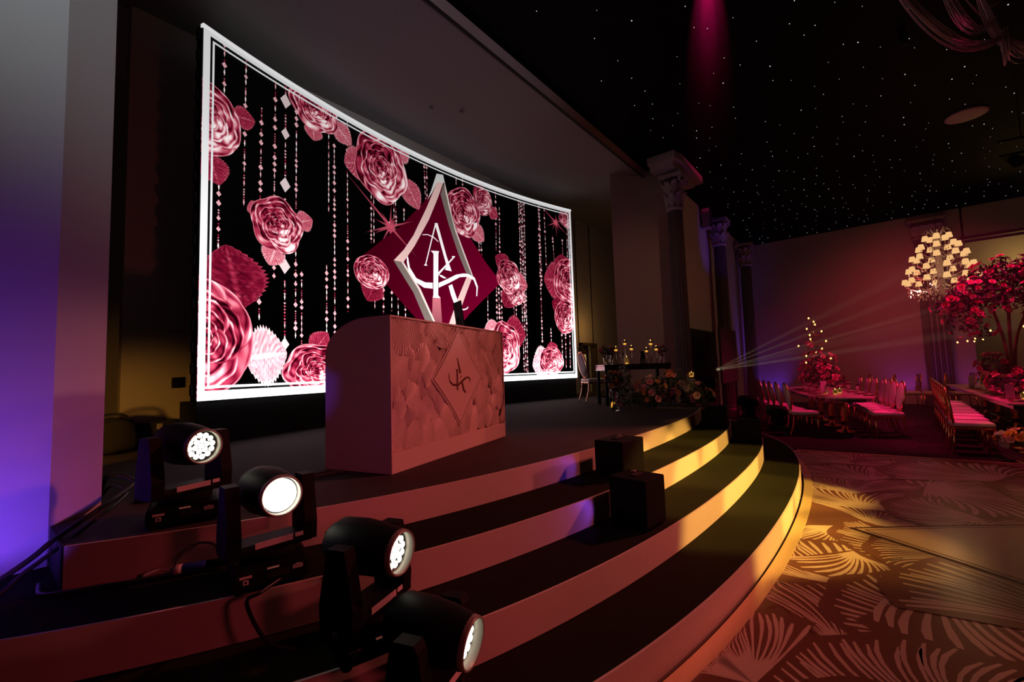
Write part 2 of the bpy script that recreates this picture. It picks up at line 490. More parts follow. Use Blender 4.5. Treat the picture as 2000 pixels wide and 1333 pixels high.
# black star ceiling
ce = struct(build('ceiling', MB().box((7.5, -3.0, 6.07), (24, 13.5, 0.1)), M['ceiling']), 'glossy black star-light ceiling')
star_mesh = [mesh_of('star_light', MB().lathe([(0.0, -0.7 * s), (0.75 * s, -0.5 * s), (s, 0.0)], 6)) for s in (0.0045, 0.006, 0.0085)]
for me in star_mesh: me.materials.append(M['e_star'])
cand = []
rs = random.Random(5)
gx = 0.47
x = 3.0
while x < 18.7:
    y = -6.5
    while y < 3.3:
        px, py = x + rs.uniform(-.2, .2), y + rs.uniform(-.2, .2)
        v = Vector((px, py, 6.02)) - EYE
        dp = v.dot(fw)
        if dp > 0.5 and (py < 3.0):
            u_, v_ = 1000 + FPX * v.dot(rt2) / dp, 666 - FPX * v.dot(up2) / dp
            if 500 < u_ < 2080 and v_ > -60 and rs.random() < 0.86:
                cand.append((px, py, rs.choice([0, 0, 1, 1, 2])))
        y += gx
    x += gx
cand.sort(key=lambda c: c[0] ** 2 + c[1] ** 2)
for (px, py, k) in cand[:300]:
    put('star_light', star_mesh[k], None, ce, (px, py, 6.02))
if len(cand) > 300:
    mb = MB()
    for (px, py, k) in cand[300:]:
        mb.lathe([(0.0, -0.006), (0.008, -0.004), (0.010, 0.0)], 6, (px, py, 6.02))
    o = build('far_star_lights', mb, M['e_star'], ce); o['kind'] = 'stuff'
# flush ceiling disc
build('ceiling_vent', MB().lathe([(0.10, 5.995), (0.26, 5.99), (0.30, 6.005), (0.30, 6.02)], 28, (11.65, -1.77, 0)), M['stonelight'], ce, True)

# ------------------------------------------------------------------ columns
def column(x, y, r, label, z0=0.0, ztop=6.02, zring=4.98, rz=0.0, caps=True):
    t = empty('column', (x, y, z0), rz)
    struct(t, label)
    N = 20 * 6
    prof = []
    V = []; F = []
    for zi, zz in enumerate((0.30, zring - 0.05)):
        rr_ = r * (1.0 if zi == 0 else 0.9)
        for k in range(N):
            a = 2 * math.pi * k / N
            ph = (k % 6) / 6.0
            dd = 0.0 if ph == 0 else -0.085 * math.sin(math.pi * ph)
            V.append((rr_ * (1 + dd) * math.cos(a), rr_ * (1 + dd) * math.sin(a), zz))
    for k in range(N):
        F.append((k, (k + 1) % N, N + (k + 1) % N, N + k))
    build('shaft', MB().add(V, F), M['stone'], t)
    b = MB().box((0, 0, 0.06), (2.7 * r, 2.7 * r, 0.12))
    b.lathe([(1.3 * r, 0.12), (1.36 * r, 0.16), (1.25 * r, 0.20), (1.12 * r, 0.22), (1.2 * r, 0.27), (1.02 * r, 0.30)], 28)
    build('base', b, M['stone'], t)
    build('neck_ring', MB().lathe([(0.92 * r, zring - 0.06), (1.08 * r, zring - 0.04), (1.08 * r, zring + 0.02), (0.95 * r, zring + 0.04)], 28), M['stonelight'], t, True)
    cap = build('capital', MB().lathe([(0.86 * r, zring), (0.90 * r, zring + 0.35), (1.1 * r, zring + 0.56), (1.38 * r, zring + 0.66)], 24), M['stone'], t, True)
    lm = MB()
    Vl = []; Fl = []
    for j in range(6):
        s = j / 5
        wdt = 0.34 * r * math.sin(math.pi * (0.12 + 0.8 * s)) + 0.02
        zz = s * 0.32 - (0.05 if j == 5 else 0)
        out = 0.02 + (0.55 * r * s ** 3)
        Vl += [(out, -wdt, zz), (out + 0.03, 0, zz), (out, wdt, zz)]
    for j in range(5):
        Fl += [(3 * j, 3 * j + 1, 3 * j + 4, 3 * j + 3), (3 * j + 1, 3 * j + 2, 3 * j + 5, 3 * j + 4)]
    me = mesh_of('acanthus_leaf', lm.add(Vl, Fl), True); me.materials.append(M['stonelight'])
    for row in range(2):
        for k in range(8):
            a = 2 * math.pi * (k + 0.5 * row) / 8
            rr_ = r * (0.86 + 0.05 * row)
            put('acanthus_leaf', me, None, cap, (rr_ * math.cos(a), rr_ * math.sin(a), zring + 0.03 + 0.27 * row), (0, 0, a))
    ab = MB().cbox((0, 0, zring + 0.70), (3.0 * r, 3.0 * r, 0.09), 0.012)
    build('abacus', ab, M['stonelight'], t)
    for sx in (-1, 1):
        for sy in (-1, 1):
            vv = MB()
            pts = []
            for k in range(14):
                a = k * 0.55; q = 0.075 * (1 - k / 16)
                pts.append((q * math.cos(a), 0, q * math.sin(a)))
            vv.tube(pts, 0.02, 6)
            put('volute', mesh_of('volute', vv, True), M['stonelight'], cap, (sx * 1.15 * r, sy * 1.15 * r, zring + 0.60), (0, 0, math.atan2(sy, sx)))
    return t

column(9.74, 3.10, 0.175, 'fluted column standing at the right edge of the stage opening', zring=4.95)
column(13.75, 3.15, 0.185, 'second fluted column from the stage with violet lit capital', zring=4.98)
column(17.3, 3.15, 0.19, 'third fluted column from the stage in the far corner', zring=4.98)
# cornice block over the first column
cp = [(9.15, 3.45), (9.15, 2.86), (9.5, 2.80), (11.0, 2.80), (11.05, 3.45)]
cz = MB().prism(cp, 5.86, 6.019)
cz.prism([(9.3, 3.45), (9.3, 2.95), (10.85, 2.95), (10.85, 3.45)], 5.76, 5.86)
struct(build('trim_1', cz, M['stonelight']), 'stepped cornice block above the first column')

# square pier with a fluted pilaster on the far wall
t = empty('pilaster', (18.72, -1.72, 0)); struct(t, 'broad fluted pilaster on the far wall behind the chandelier')
build('shaft', MB().box((0.0, 0, 2.75), (0.30, 0.60, 5.0)), M['stone'], t)
for k in range(7):
    build('flute', MB().tube([(-0.155, -0.22 + k * 0.062, 0.4), (-0.155, -0.22 + k * 0.062, 5.1)], 0.018, 8), M['stonelight'] if k % 2 else M['stone'], t, True)
build('base', MB().cbox((0, 0, 0.16), (0.42, 0.74, 0.32), 0.02), M['stone'], t)
cap = build('capital', MB().cbox((0, 0, 5.45), (0.36, 0.68, 0.5), 0.04), M['stone'], t)
me = bpy.data.meshes.get('acanthus_leaf')
for k in range(4):
    put('acanthus_leaf', me, None, cap, (-0.17, -0.25 + 0.17 * k, 5.25), (0, 0, math.pi), (1.1, 1.5, 1.2))
build('abacus', MB().cbox((0, 0, 5.76), (0.52, 0.9, 0.1), 0.02), M['stonelight'], t)
build('neck_ring', MB().cbox((0, 0, 5.2), (0.40, 0.70, 0.06), 0.015), M['stonelight'], t)

# ------------------------------------------------------------------ dance floor
df = empty('dance_floor', (0, 0, 0))
tag(df, 'glossy brown dance floor printed with cream floral fans below the steps', 'dance floor')
def trim_in(x): return arc_pts(3, x, x, 1, 0.035)[0]
edge = arc_pts(3, -0.6, 8.35, 100, 0.115)
poly = edge + [(8.50, 0.98), (8.62, 0.0), (8.75, -1.6), (9.1, -6.5), (-0.6, -6.5)]
build('floor_panel', MB().prism(poly, 0.0, 0.020), M['floorbg'], df)
# curved gold edge trim
a = arc_pts(3, -0.6, 8.45, 120, 0.035); b = arc_pts(3, -0.6, 8.45, 120, 0.118)
V = []; F = []
for p, q in zip(a, b):
    V += [(p[0], p[1], 0.001), (p[0], p[1], 0.028), (q[0], q[1], 0.028), (q[0], q[1], 0.019)]
for k in range(len(a) - 1):
    for j in range(3):
        F.append((4 * k + j, 4 * k + j + 1, 4 * k + 5 + j, 4 * k + 4 + j))
build('gold_trim', MB().add(V, F), M['goldtrim'], df)
build('back_trim', MB().prism([(8.50, 0.98), (8.75, -1.6), (9.1, -6.5), (9.135, -6.5), (8.785, -1.6), (8.535, 0.99)], 0.0, 0.028), M['goldtrim'], df)

rf = random.Random(21)
def fan_shape(R, spread, nst, curl):
    # dark lobe outline and cream strokes of one fan, apex at the origin pointing +y
    lobe = [(0, -0.04 * R)]
    K = 30
    for k in range(K + 1):
        a = -spread / 2 + spread * k / K
        rr_ = R * (1.03 + 0.03 * math.sin(a * 9 + curl * 7))
        a2 = a + curl * 0.5
        lobe.append((rr_ * math.sin(a2), rr_ * math.cos(a2)))
    strokes = []
    for k in range(nst):
        f = (k + 0.5) / nst
        a = -spread / 2 + spread * f
        r0 = R * rf.uniform(0.30, 0.42); r1 = R * rf.uniform(0.88, 0.985)
        dw = spread / nst * 0.30
        L = []; Rr = []
        for j in range(7):
            s = j / 6
            rr_ = 0.25 * R + (r1 - 0.25 * R) * s
            bend = curl * 0.5 * s ** 1.6 + 0.10 * math.sin(s * 3 + k) * 0.3
            ww = dw * rr_ * (1.05 if s < 0.2 else (0.55 + 0.45 * s)) * (1.0 if j < 6 else 0.45)
            aa = a + bend
            L.append((rr_ * math.sin(aa) - ww * math.cos(aa), rr_ * math.cos(aa) + ww * math.sin(aa)))
            Rr.append((rr_ * math.sin(aa) + ww * math.cos(aa), rr_ * math.cos(aa) - ww * math.sin(aa)))
        strokes.append((L, Rr))
    # solid heart
    heart = [(0, -0.02 * R)]
    for k in range(nst * 2 + 1):
        a = -spread / 2 + spread * k / (nst * 2)
        rr_ = R * (0.34 if k % 2 else 0.24)
        heart.append((rr_ * math.sin(a + curl * 0.1), rr_ * math.cos(a + curl * 0.1)))
    return lobe, strokes, heart

fans = []
tries = 0
placed = []
seedpts = [(2.7, 0.15, 0.85), (2.0, 0.2, 0.8), (3.5, 0.2, 0.85), (3.0, -0.55, 0.9), (2.1, -0.6, 0.9)]
while len(placed) < 130 and tries < 12000:
    tries += 1
    if seedpts:
        x, y, R = seedpts.pop()
    else:
        x, y = rf.uniform(0.6, 8.6), rf.uniform(-4.5, 1.6); R = rf.uniform(0.60, 1.10)
    if y > arc_y(3, x) - 0.20 or x > 8.5: continue
    if any((x - p[0]) ** 2 + (y - p[1]) ** 2 < (0.44 * min(R, p[2]) + 0.03) ** 2 for p in placed): continue
    placed.append((x, y, R))
levels = []
mb_lobe = MB(); mb_ink = MB()
def clampf(p):
    x, y = p
    x = min(max(x, -0.55), 8.48 + (0.98 - y) * 0.065)
    lim = arc_y(3, x)
    s = 0.04944 * (x - XC) + 0.0047 * (x - XC) ** 3
    lim -= 0.118 * math.hypot(1, s)
    return (x, min(y, lim))
for (x, y, R) in placed:
    lv = 0
    used = {l for (q, l) in levels if (q[0] - x) ** 2 + (q[1] - y) ** 2 < (1.1 * (q[2] + R)) ** 2}
    while lv in used: lv += 1
    levels.append(((x, y, R), lv))
    z = 0.0206 + lv * 0.0004
    rot = rf.uniform(0, 2 * math.pi)
    curl = rf.uniform(0.15, 0.7) * rf.choice([-1, 1])
    lobe, strokes, heart = fan_shape(R, rf.uniform(2.1, 3.3), rf.randint(26, 40), curl)
    cs, sn = math.cos(rot), math.sin(rot)
    T = lambda p: clampf((x + p[0] * cs - p[1] * sn, y + p[0] * sn + p[1] * cs))
    Lp = [T(p) for p in lobe]
    cpt = T((0, R * 0.4))
    n = len(Lp)
    mb_lobe.add([(*cpt, z)] + [(*p, z) for p in Lp], [(0, i + 1, (i + 1) % n + 1) for i in range(n)])
    zi = z + 0.00012
    for L, Rr in strokes:
        n = len(L)
        mb_ink.add([(*T(p), zi) for p in L] + [(*T(p), zi) for p in Rr], [(i, i + 1, n + i + 1, n + i) for i in range(n - 1)])
    H = [T(p) for p in heart]
    n = len(H)
    zh = zi + 0.00012
    mb_ink.add([(*H[0], zh)] + [(*p, zh) for p in H[1:]], [(0, i, i + 1) for i in range(1, n - 1)])
o = build('print_ground', mb_lobe, M['floorbg'], df); o['kind'] = 'stuff'
o = build('floral_print', mb_ink, M['floorink'], df); o['kind'] = 'stuff'
# diamond inlay
kite = [(4.77, 0.217), (5.22, -0.36), (5.72, -1.05), (5.35, -2.1), (4.9, -3.4), (4.35, -2.0), (3.86, -1.10), (4.36, -0.40)]
ctr = (4.82, -1.2)
def inset(k):
    return [(ctr[0] + (p[0] - ctr[0]) * k, ctr[1] + (p[1] - ctr[1]) * k) for p in kite]
build('inlay_border', MB().prism(inset(1.0), 0.020, 0.0292), M['floorline'], df)
build('inlay_panel', MB().prism(inset(0.965), 0.020, 0.0296), M['floorpanel'], df)
build('inlay_line', MB().prism(inset(0.93), 0.020, 0.0299), M['floorline'], df)
build('inlay_field', MB().prism(inset(0.915), 0.020, 0.0302), M['floorpanel'], df)

# picture content in screen metres (x along the screen, z up)
ROSES = [(1.538,4.431,0.378,0.416),(2.96,5.332,0.383,0.326),(4.182,4.933,0.52,0.578),(2.408,3.447,0.344,0.353),(6.133,4.702,0.426,0.492),(6.685,5.075,0.25,0.299),(3.963,3.115,0.336,0.264),(1.515,1.925,0.566,0.64),(2.998,1.565,0.492,0.346),(7.371,3.541,0.336,0.369),(7.57,3.171,0.256,0.244),(9.275,3.618,0.489,0.585),(9.098,2.735,0.329,0.4),(7.2,1.96,0.433,0.55),(8.604,1.658,0.362,0.334),(9.293,5.243,0.268,0.24)]
LEAVES = [(1.835,4.618,2.102,4.681,0.55,0.35),(1.56,4.012,1.691,3.697,0.6,0.3),(2.935,5.066,2.935,4.838,0.7,0.6),(3.278,5.278,3.59,5.066,0.5,0.7),(3.871,4.881,3.456,4.73,0.65,0.55),(4.68,4.914,5.0,4.448,0.45,0.6),(4.186,5.273,4.01,5.443,0.8,0.65),(4.459,5.295,4.784,5.501,0.6,0.7),(2.685,3.564,2.919,3.671,0.6,0.6),(2.396,3.173,2.295,2.896,0.6,0.75),(2.158,3.502,2.06,3.651,0.7,0.5),(6.141,4.971,5.94,5.125,0.7,0.15),(6.335,4.483,6.683,4.208,0.5,0.7),(6.644,5.164,6.433,5.315,0.8,0.25),(6.856,4.939,7.105,4.827,0.6,0.4),(6.487,4.791,6.41,4.631,0.6,0.4),(4.053,3.021,3.868,2.638,0.6,0.15),(1.951,2.316,1.768,3.022,0.62,0.1),(2.018,1.71,2.544,1.783,0.75,1.0),(2.919,1.792,3.163,2.091,0.5,0.3),(2.765,1.513,2.545,1.418,0.9,1.0),(7.409,3.731,6.996,3.953,0.5,0.2),(7.474,3.45,7.937,3.385,0.6,0.6),(7.464,3.219,7.222,2.855,0.6,0.15),(9.078,3.625,8.458,3.623,0.8,0.3),(9.091,3.883,9.03,4.3,0.7,0.15),(9.045,2.985,8.691,3.087,0.7,0.12),(7.199,2.293,7.824,2.258,0.7,0.2),(8.662,1.853,8.595,2.121,0.7,0.25),(8.571,1.634,8.011,1.56,0.8,1.0),(7.054,2.398,6.613,2.291,0.5,0.8)]
STRANDS = [(1.728,5.423,1.733,4.768,0.8),(1.986,5.43,1.98,4.752,0.8),(1.977,4.457,1.974,3.575,0.9),(2.186,4.902,2.176,3.686,0.9),(2.369,5.372,2.361,3.792,1.0),(2.513,5.44,2.511,3.741,2.0),(2.673,5.153,2.669,3.752,0.9),(3.189,5.02,3.185,3.881,0.4),(3.282,4.92,3.283,2.091,0.8),(3.516,5.422,3.512,2.407,0.8),(3.967,4.42,3.958,3.576,0.6),(4.015,4.375,4.014,3.563,0.7),(1.687,3.769,1.69,2.983,0.8),(2.363,2.963,2.364,2.744,0.8),(2.509,3.133,2.516,1.683,1.9),(2.667,3.192,2.667,1.95,0.9),(2.755,2.893,2.757,1.616,0.8),(3.149,3.035,3.147,2.061,0.9),(4.019,2.765,4.016,2.506,0.7),(4.197,2.916,4.19,2.456,0.7),(2.173,2.471,2.176,2.173,0.9),(5.141,5.446,5.164,4.679,0.8),(5.206,5.431,5.201,4.69,0.7),(5.959,5.427,5.951,5.181,0.6),(6.127,5.395,6.129,5.032,0.7),(7.06,5.38,7.03,4.049,1.1),(7.159,5.059,7.135,4.067,0.6),(7.751,5.357,7.757,1.449,0.8),(7.804,5.358,7.816,1.402,0.8),(7.914,5.348,7.862,1.389,0.8),(7.851,5.357,7.842,2.668,0.6),(8.363,5.364,8.343,2.057,0.9),(8.396,5.371,8.385,3.431,0.8),(8.549,5.354,8.553,3.907,0.8),(8.788,4.712,8.827,3.853,0.6),(6.75,3.034,6.731,2.361,0.6),(7.006,3.282,7.0,2.528,0.8),(7.145,3.185,7.144,2.536,0.8),(7.072,3.234,7.074,2.532,1.0),(7.498,2.934,7.538,2.42,0.8),(7.575,2.94,7.569,1.737,0.8),(8.963,2.352,8.962,1.691,0.8),(9.085,2.33,9.066,1.503,0.8),(9.222,2.295,9.196,1.475,0.9),(8.625,2.416,8.625,2.073,0.6),(6.596,4.213,6.613,3.888,0.7),(6.539,4.223,6.543,3.93,0.6),(4.368,2.976,4.361,2.514,0.7),(4.498,2.897,4.5,2.396,0.8),(4.652,2.801,4.657,2.462,0.8),(4.658,4.369,4.653,4.091,0.8),(4.473,4.432,4.482,3.929,0.7),(4.434,4.42,4.437,3.882,0.6),(2.188,1.493,2.189,1.399,0.8),(9.097,4.659,9.094,4.27,0.7),(9.265,5.014,9.237,4.159,0.5),(9.345,4.962,9.292,3.001,0.5)]
SPARK = [(4.351,3.967),(8.904,5.079)]
RED = [(3.807,3.367),(4.165,3.684),(4.596,4.058),(5.088,4.588),(5.345,4.941),(5.519,5.25),(5.666,4.887),(6.257,4.251),(6.738,3.744),(7.153,3.389),(6.638,2.969),(6.203,2.603),(5.72,2.131),(5.325,1.643),(4.991,2.36),(4.441,2.802),(4.105,3.098)]
KITE_UL = [(5.451,5.109),(5.603,5.141),(5.443,4.766),(5.227,4.316),(4.876,3.744),(4.615,3.397),(4.408,3.395),(4.632,3.628),(4.853,3.934),(5.174,4.528)]
KITE_CAP = [(5.441,5.277),(5.607,5.309),(5.64,5.177),(5.603,5.141),(5.451,5.109),(5.312,4.855),(5.201,4.69),(5.299,4.908)]
KITE_UR = [(5.618,5.126),(5.745,4.758),(5.948,4.231),(6.157,3.786),(6.328,3.401),(6.177,3.423),(5.967,3.8),(5.733,4.325),(5.53,4.898)]
KITE_URL = [(5.607,5.29),(5.641,5.181),(5.733,4.875),(5.715,4.774),(5.918,4.272),(6.157,3.798),(6.354,3.394),(6.322,3.4),(6.124,3.78),(5.886,4.265),(5.659,4.972)]
KITE_LL = [(4.408,3.391),(4.589,3.388),(4.943,2.976),(5.324,2.379),(5.124,2.366),(4.832,2.897)]
KITE_LLL = [(4.576,3.396),(4.623,3.404),(4.998,2.983),(5.353,2.381),(5.309,2.378),(4.943,2.976)]
KITE_LR = [(6.176,3.387),(6.328,3.401),(6.132,3.006),(5.814,2.341),(5.647,2.332),(5.908,2.887)]
A_L = [(5.377,4.285),(5.407,4.288),(5.144,3.467),(5.172,3.438),(5.086,3.428),(5.121,3.467)]
A_R = [(5.366,4.287),(5.437,4.309),(5.655,3.696),(5.775,3.43),(5.602,3.431),(5.644,3.519)]
A_X = [(5.063,4.001),(5.191,4.036),(5.336,4.019),(5.458,3.954),(5.44,3.945),(5.329,3.999),(5.191,4.02),(5.065,3.988)]
K_ST = [(5.256,3.739),(5.462,3.77),(5.445,3.714),(5.419,2.925),(5.477,2.868),(5.284,2.858),(5.302,2.911),(5.322,3.691)]
K_UP = [(5.42,3.315),(5.436,3.358),(5.802,3.704),(5.784,3.734),(5.877,3.746),(5.855,3.718),(5.45,3.315)]
K_UP2 = [(5.435,3.313),(5.524,3.315),(5.643,3.275),(5.567,3.259),(5.493,3.28)]
K_LEG = [(5.684,3.13),(5.777,3.177),(5.864,2.976),(5.966,2.75),(6.059,2.711),(6.139,2.737),(6.201,2.784),(6.17,2.725),(6.074,2.689),(5.964,2.698),(5.827,2.785),(5.74,2.962)]
SW1 = [(4.697,3.524),(4.723,3.515),(4.76,3.334),(4.906,3.165),(5.113,3.119),(5.291,3.138),(5.288,3.026),(5.083,3.016),(4.877,3.096),(4.732,3.265),(4.694,3.407)]
SW2 = [(5.437,3.154),(5.642,3.252),(5.891,3.382),(6.082,3.434),(6.226,3.443),(6.386,3.392),(6.469,3.216),(6.442,3.01),(6.416,3.012),(6.429,3.186),(6.352,3.337),(6.176,3.379),(5.984,3.343),(5.701,3.19),(5.434,3.063)]

# ================================================================== LED SCREEN
LCX, LR = 5.46, 13.9
LCY = 6.16 - LR
def led_pt(x, z, off=0.0):
    a = math.asin((x - LCX) / LR)
    r = LR - off
    return (LCX + r * math.sin(a), LCY + r * math.cos(a), z)

LX0, LX1, LZ0, LZ1 = 1.485, 9.40, 1.235, 5.485
led = empty('led_screen', (5.46, 6.1, STG))
tag(led, 'huge curved video wall showing pink metallic roses and bead strands behind the booth', 'screen')
LINV = Matrix.Translation((-5.46, -6.1, -STG))
def L2(p): return (p[0] - 5.46, p[1] - 6.1, p[2] - STG)

def curved_slab(x0, x1, z0, z1, o0, o1, n=60):
    V = []; F = []
    for k in range(n + 1):
        x = x0 + (x1 - x0) * k / n
        V += [L2(led_pt(x, z0, o0)), L2(led_pt(x, z0, o1)), L2(led_pt(x, z1, o1)), L2(led_pt(x, z1, o0))]
    for k in range(n):
        for j in range(4):
            j2 = (j + 1) % 4
            F.append((4 * k + j, 4 * k + 4 + j, 4 * k + 4 + j2, 4 * k + j2))
    F += [(0, 1, 2, 3), (4 * n + 3, 4 * n + 2, 4 * n + 1, 4 * n)]
    return MB().add(V, F)

# module cabinets: 16 columns, each with its own slab, edges notched by latches
for c in range(16):
    xa = LX0 + (LX1 - LX0) * c / 16; xb = LX0 + (LX1 - LX0) * (c + 1) / 16
    build('panel_column', curved_slab(xa, xb - 0.001, LZ0, LZ1, -0.09, 0.0, 4), M['ledblack'], led)
me = mesh_of('latch', MB().cbox((0, 0, 0), (0.03, 0.05, 0.12), 0.006)); me.materials.append(M['blackm'])
for k in range(18):
    p = led_pt(LX0 - 0.012, LZ0 + 0.12 + k * 0.236, -0.05)
    put('latch', me, None, led, L2(p))
build('plinth', curved_slab(LX0 + 0.02, LX1 - 0.02, STG, LZ0, -0.30, -0.02, 48), M['blackm'], led)

def screen_obj(name, V2, F, Cc, off, parent):
    V = [L2(led_pt(min(max(x, LX0 + 0.005), LX1 - 0.005), min(max(z, LZ0 + 0.005), LZ1 - 0.005), off)) for x, z in V2]
    me = bpy.data.meshes.new(name)
    me.from_pydata(V, [], F)
    ca = me.color_attributes.new('Col', 'FLOAT_COLOR', 'POINT')
    arr = np.ones((len(V), 4), np.float32); arr[:, :3] = Cc
    ca.data.foreach_set('color', arr.ravel())
    me.materials.append(M['screen'])
    me.update()
    return put(name, me, None, parent)

def baked_falloff(z):  # viewing-angle falloff baked into the picture: brighter low, dimmer high
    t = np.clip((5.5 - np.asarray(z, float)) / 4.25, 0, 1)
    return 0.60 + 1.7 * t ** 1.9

def poly_screen(name, polys, off, col, parent, seg=0.11, colf=None, g=True):
    bm = bmesh.new()
    for P in polys:
        vs = [bm.verts.new((x, z, 0)) for x, z in P]
        tris = tessellate_polygon([[Vector((x, z, 0)) for x, z in P]])
        for t in tris:
            try: bm.faces.new([vs[i] for i in t])
            except ValueError: pass
    xs = [v.co.x for v in bm.verts]
    x = math.floor(min(xs) / seg) * seg
    while x < max(xs):
        bmesh.ops.bisect_plane(bm, geom=bm.verts[:] + bm.edges[:] + bm.faces[:], plane_co=(x, 0, 0), plane_no=(1, 0, 0))
        x += seg
    ys = [v.co.y for v in bm.verts]
    if max(ys) - min(ys) > 0.8:
        y = min(ys)
        while y < max(ys):
            bmesh.ops.bisect_plane(bm, geom=bm.verts[:] + bm.edges[:] + bm.faces[:], plane_co=(0, y, 0), plane_no=(0, 1, 0))
            y += 0.25
    bm.verts.index_update()
    V2 = [(v.co.x, v.co.y) for v in bm.verts]
    F = [tuple(v.index for v in f.verts) for f in bm.faces]
    bm.free()
    A = np.array(V2)
    Cc = np.tile(np.array(col, float), (len(A), 1)) if colf is None else colf(A[:, 0], A[:, 1])
    if g: Cc = Cc * baked_falloff(A[:, 1])[:, None]
    return screen_obj(name, V2, F, Cc, off, parent)

RAMP = [(0.0, (0.012, 0.0, 0.002)), (0.22, (0.16, 0.003, 0.018)), (0.45, (0.42, 0.03, 0.075)), (0.65, (0.72, 0.19, 0.25)), (0.82, (0.95, 0.52, 0.56)), (1.0, (1.15, 1.0, 1.0))]
def ramp(v):
    v = np.clip(v, 0, 1)
    xs = [r[0] for r in RAMP]
    return np.stack([np.interp(v, xs, [r[1][c] for r in RAMP]) for c in range(3)], -1)

def rose_picture(cx, cz, rx, rz, seed, off, boost=0.0, hi=None):
    rg = np.random.default_rng(seed)
    big = max(rx, rz)
    nr, nt = (56, 150) if big < 0.45 else (88, 220)
    r = np.linspace(0, 1, nr)[:, None] * np.ones((1, nt)); th = np.linspace(0, 2 * np.pi, nt, endpoint=False)[None, :] * np.ones((nr, 1))
    ph = rg.uniform(0, 6.28, 8)
    out = 1 + 0.06 * np.abs(np.sin(2.5 * th + ph[0])) + 0.03 * np.sin(5 * th + ph[1])
    la = -0.9 if hi is None else hi
    X = r * np.cos(th); Y = r * np.sin(th)
    v = 0.30 + 0.2 * r
    # overlapping petals, outermost first; every petal is a cupped lobe with a rolled bright rim
    for (n, rho, at, ar) in ((5, 0.55, 0.66, 0.50), (5, 0.44, 0.52, 0.40), (5, 0.34, 0.40, 0.32), (4, 0.25, 0.31, 0.25), (4, 0.17, 0.23, 0.19), (3, 0.10, 0.16, 0.135), (2, 0.05, 0.10, 0.085)):
        a0 = rg.uniform(0, 6.28)
        for k in range(n):
            f = a0 + 2 * np.pi * (k + rg.uniform(-.13, .13)) / n
            ra = rho * rg.uniform(0.92, 1.08); a_t = at * rg.uniform(0.88, 1.1); a_r = ar * rg.uniform(0.9, 1.08)
            dx, dy = X - ra * np.cos(f), Y - ra * np.sin(f)
            q = (dx * np.cos(f) + dy * np.sin(f)) / a_r          # radial, -1 inside .. 1 rim
            t = (-dx * np.sin(f) + dy * np.cos(f)) / a_t
            wv = 0.05 * np.sin(7 * t + ph[2] + k)
            m = np.sqrt((q + wv) ** 2 + t ** 2)
            ins = m < 1
            sh = 0.5 + 0.5 * np.cos(f - la)
            pv = 0.04 + 0.24 * rg.random() + 0.36 * np.clip((q + 1) / 2, 0, 1) ** 1.3 + 0.24 * (sh - 0.4)
            pv += 0.17 * np.sin(5 * t + 2.2 * q + rg.uniform(0, 6)) * (0.4 + 0.6 * (q > -0.3)) + 0.08 * np.sin(13 * t + 4 * q + rg.uniform(0, 6))
            pv += 0.34 * np.exp(-((m - 0.95) / 0.035) ** 2) * np.clip(q + 0.55, 0, 1)
            pv -= 0.35 * np.exp(-((m - 0.80) / 0.06) ** 2) * np.clip(q + 0.2, 0, 1)
            pv += (0.75 * sh ** 3) * np.exp(-((t - 0.1) / 0.42) ** 2 - ((q - 0.42) / 0.30) ** 2)
            v = np.where(ins, pv, v)
        # crease shadow where the next ring of petals tucks in
        v = v - 0.10 * np.exp(-((r - (rho + ar) * 0.62) / 0.05) ** 2)
    v = np.where(r > 0.97, np.maximum(v, 0.6), v) + boost
    C = ramp(v)
    Xw = cx + rx * X * out; Zw = cz + rz * Y * out
    C = C * baked_falloff(Zw)[..., None]
    V2 = np.stack([Xw, Zw], -1).reshape(-1, 2)
    F = []
    for i in range(nr - 1):
        for k in range(nt):
            k2 = (k + 1) % nt
            F.append((i * nt + k, (i + 1) * nt + k, (i + 1) * nt + k2, i * nt + k2))
    return screen_obj('rose', V2.tolist(), F, C.reshape(-1, 3), off, led)

def leaf_picture(bx, bz, tx, tz, wr, tone, off, seed):
    L = math.hypot(tx - bx, tz - bz)
    d = np.array([tx - bx, tz - bz]) / L; n = np.array([-d[1], d[0]])
    ns, nt = 28, 8
    V2 = []; C = []
    rg = np.random.default_rng(seed)
    for i in range(ns + 1):
        s = i / ns
        half = wr * L * (math.sin(math.pi * min(1, s * 0.92 + 0.08)) ** 0.75) * (1 - 0.25 * s)
        tooth = 1.0 + (0.10 if i % 2 else -0.06)
        for j in range(-nt, nt + 1):
            t = j / nt
            hw = half * (tooth if abs(j) == nt else 1.0)
            p = np.array([bx, bz]) + d * (s * L * 1.05 - 0.05 * L + abs(t) * 0.10 * L * (1 - s)) + n * (t * hw)
            V2.append(tuple(p))
            vein = math.cos((s * 9 - abs(t) * 2.6) * 2 * math.pi)
            v = 0.20 + 0.55 * tone + 0.13 * vein * (0.4 + min(tone, 0.8) * (1 if tone < 0.9 else 0.2)) + 0.05 * rg.standard_normal()
            if j == 0: v += 0.2
            if abs(j) == nt: v += 0.14
            v -= 0.12 * (1 - abs(t)) * (1 - tone)
            C.append(v)
    W = 2 * nt + 1
    F = [(i * W + j, i * W + j + 1, (i + 1) * W + j + 1, (i + 1) * W + j) for i in range(ns) for j in range(W - 1)]
    V2 = np.array(V2)
    Cc = ramp(np.array(C)) * baked_falloff(V2[:, 1])[:, None]
    return screen_obj('leaf', V2.tolist(), F, Cc, off, led)

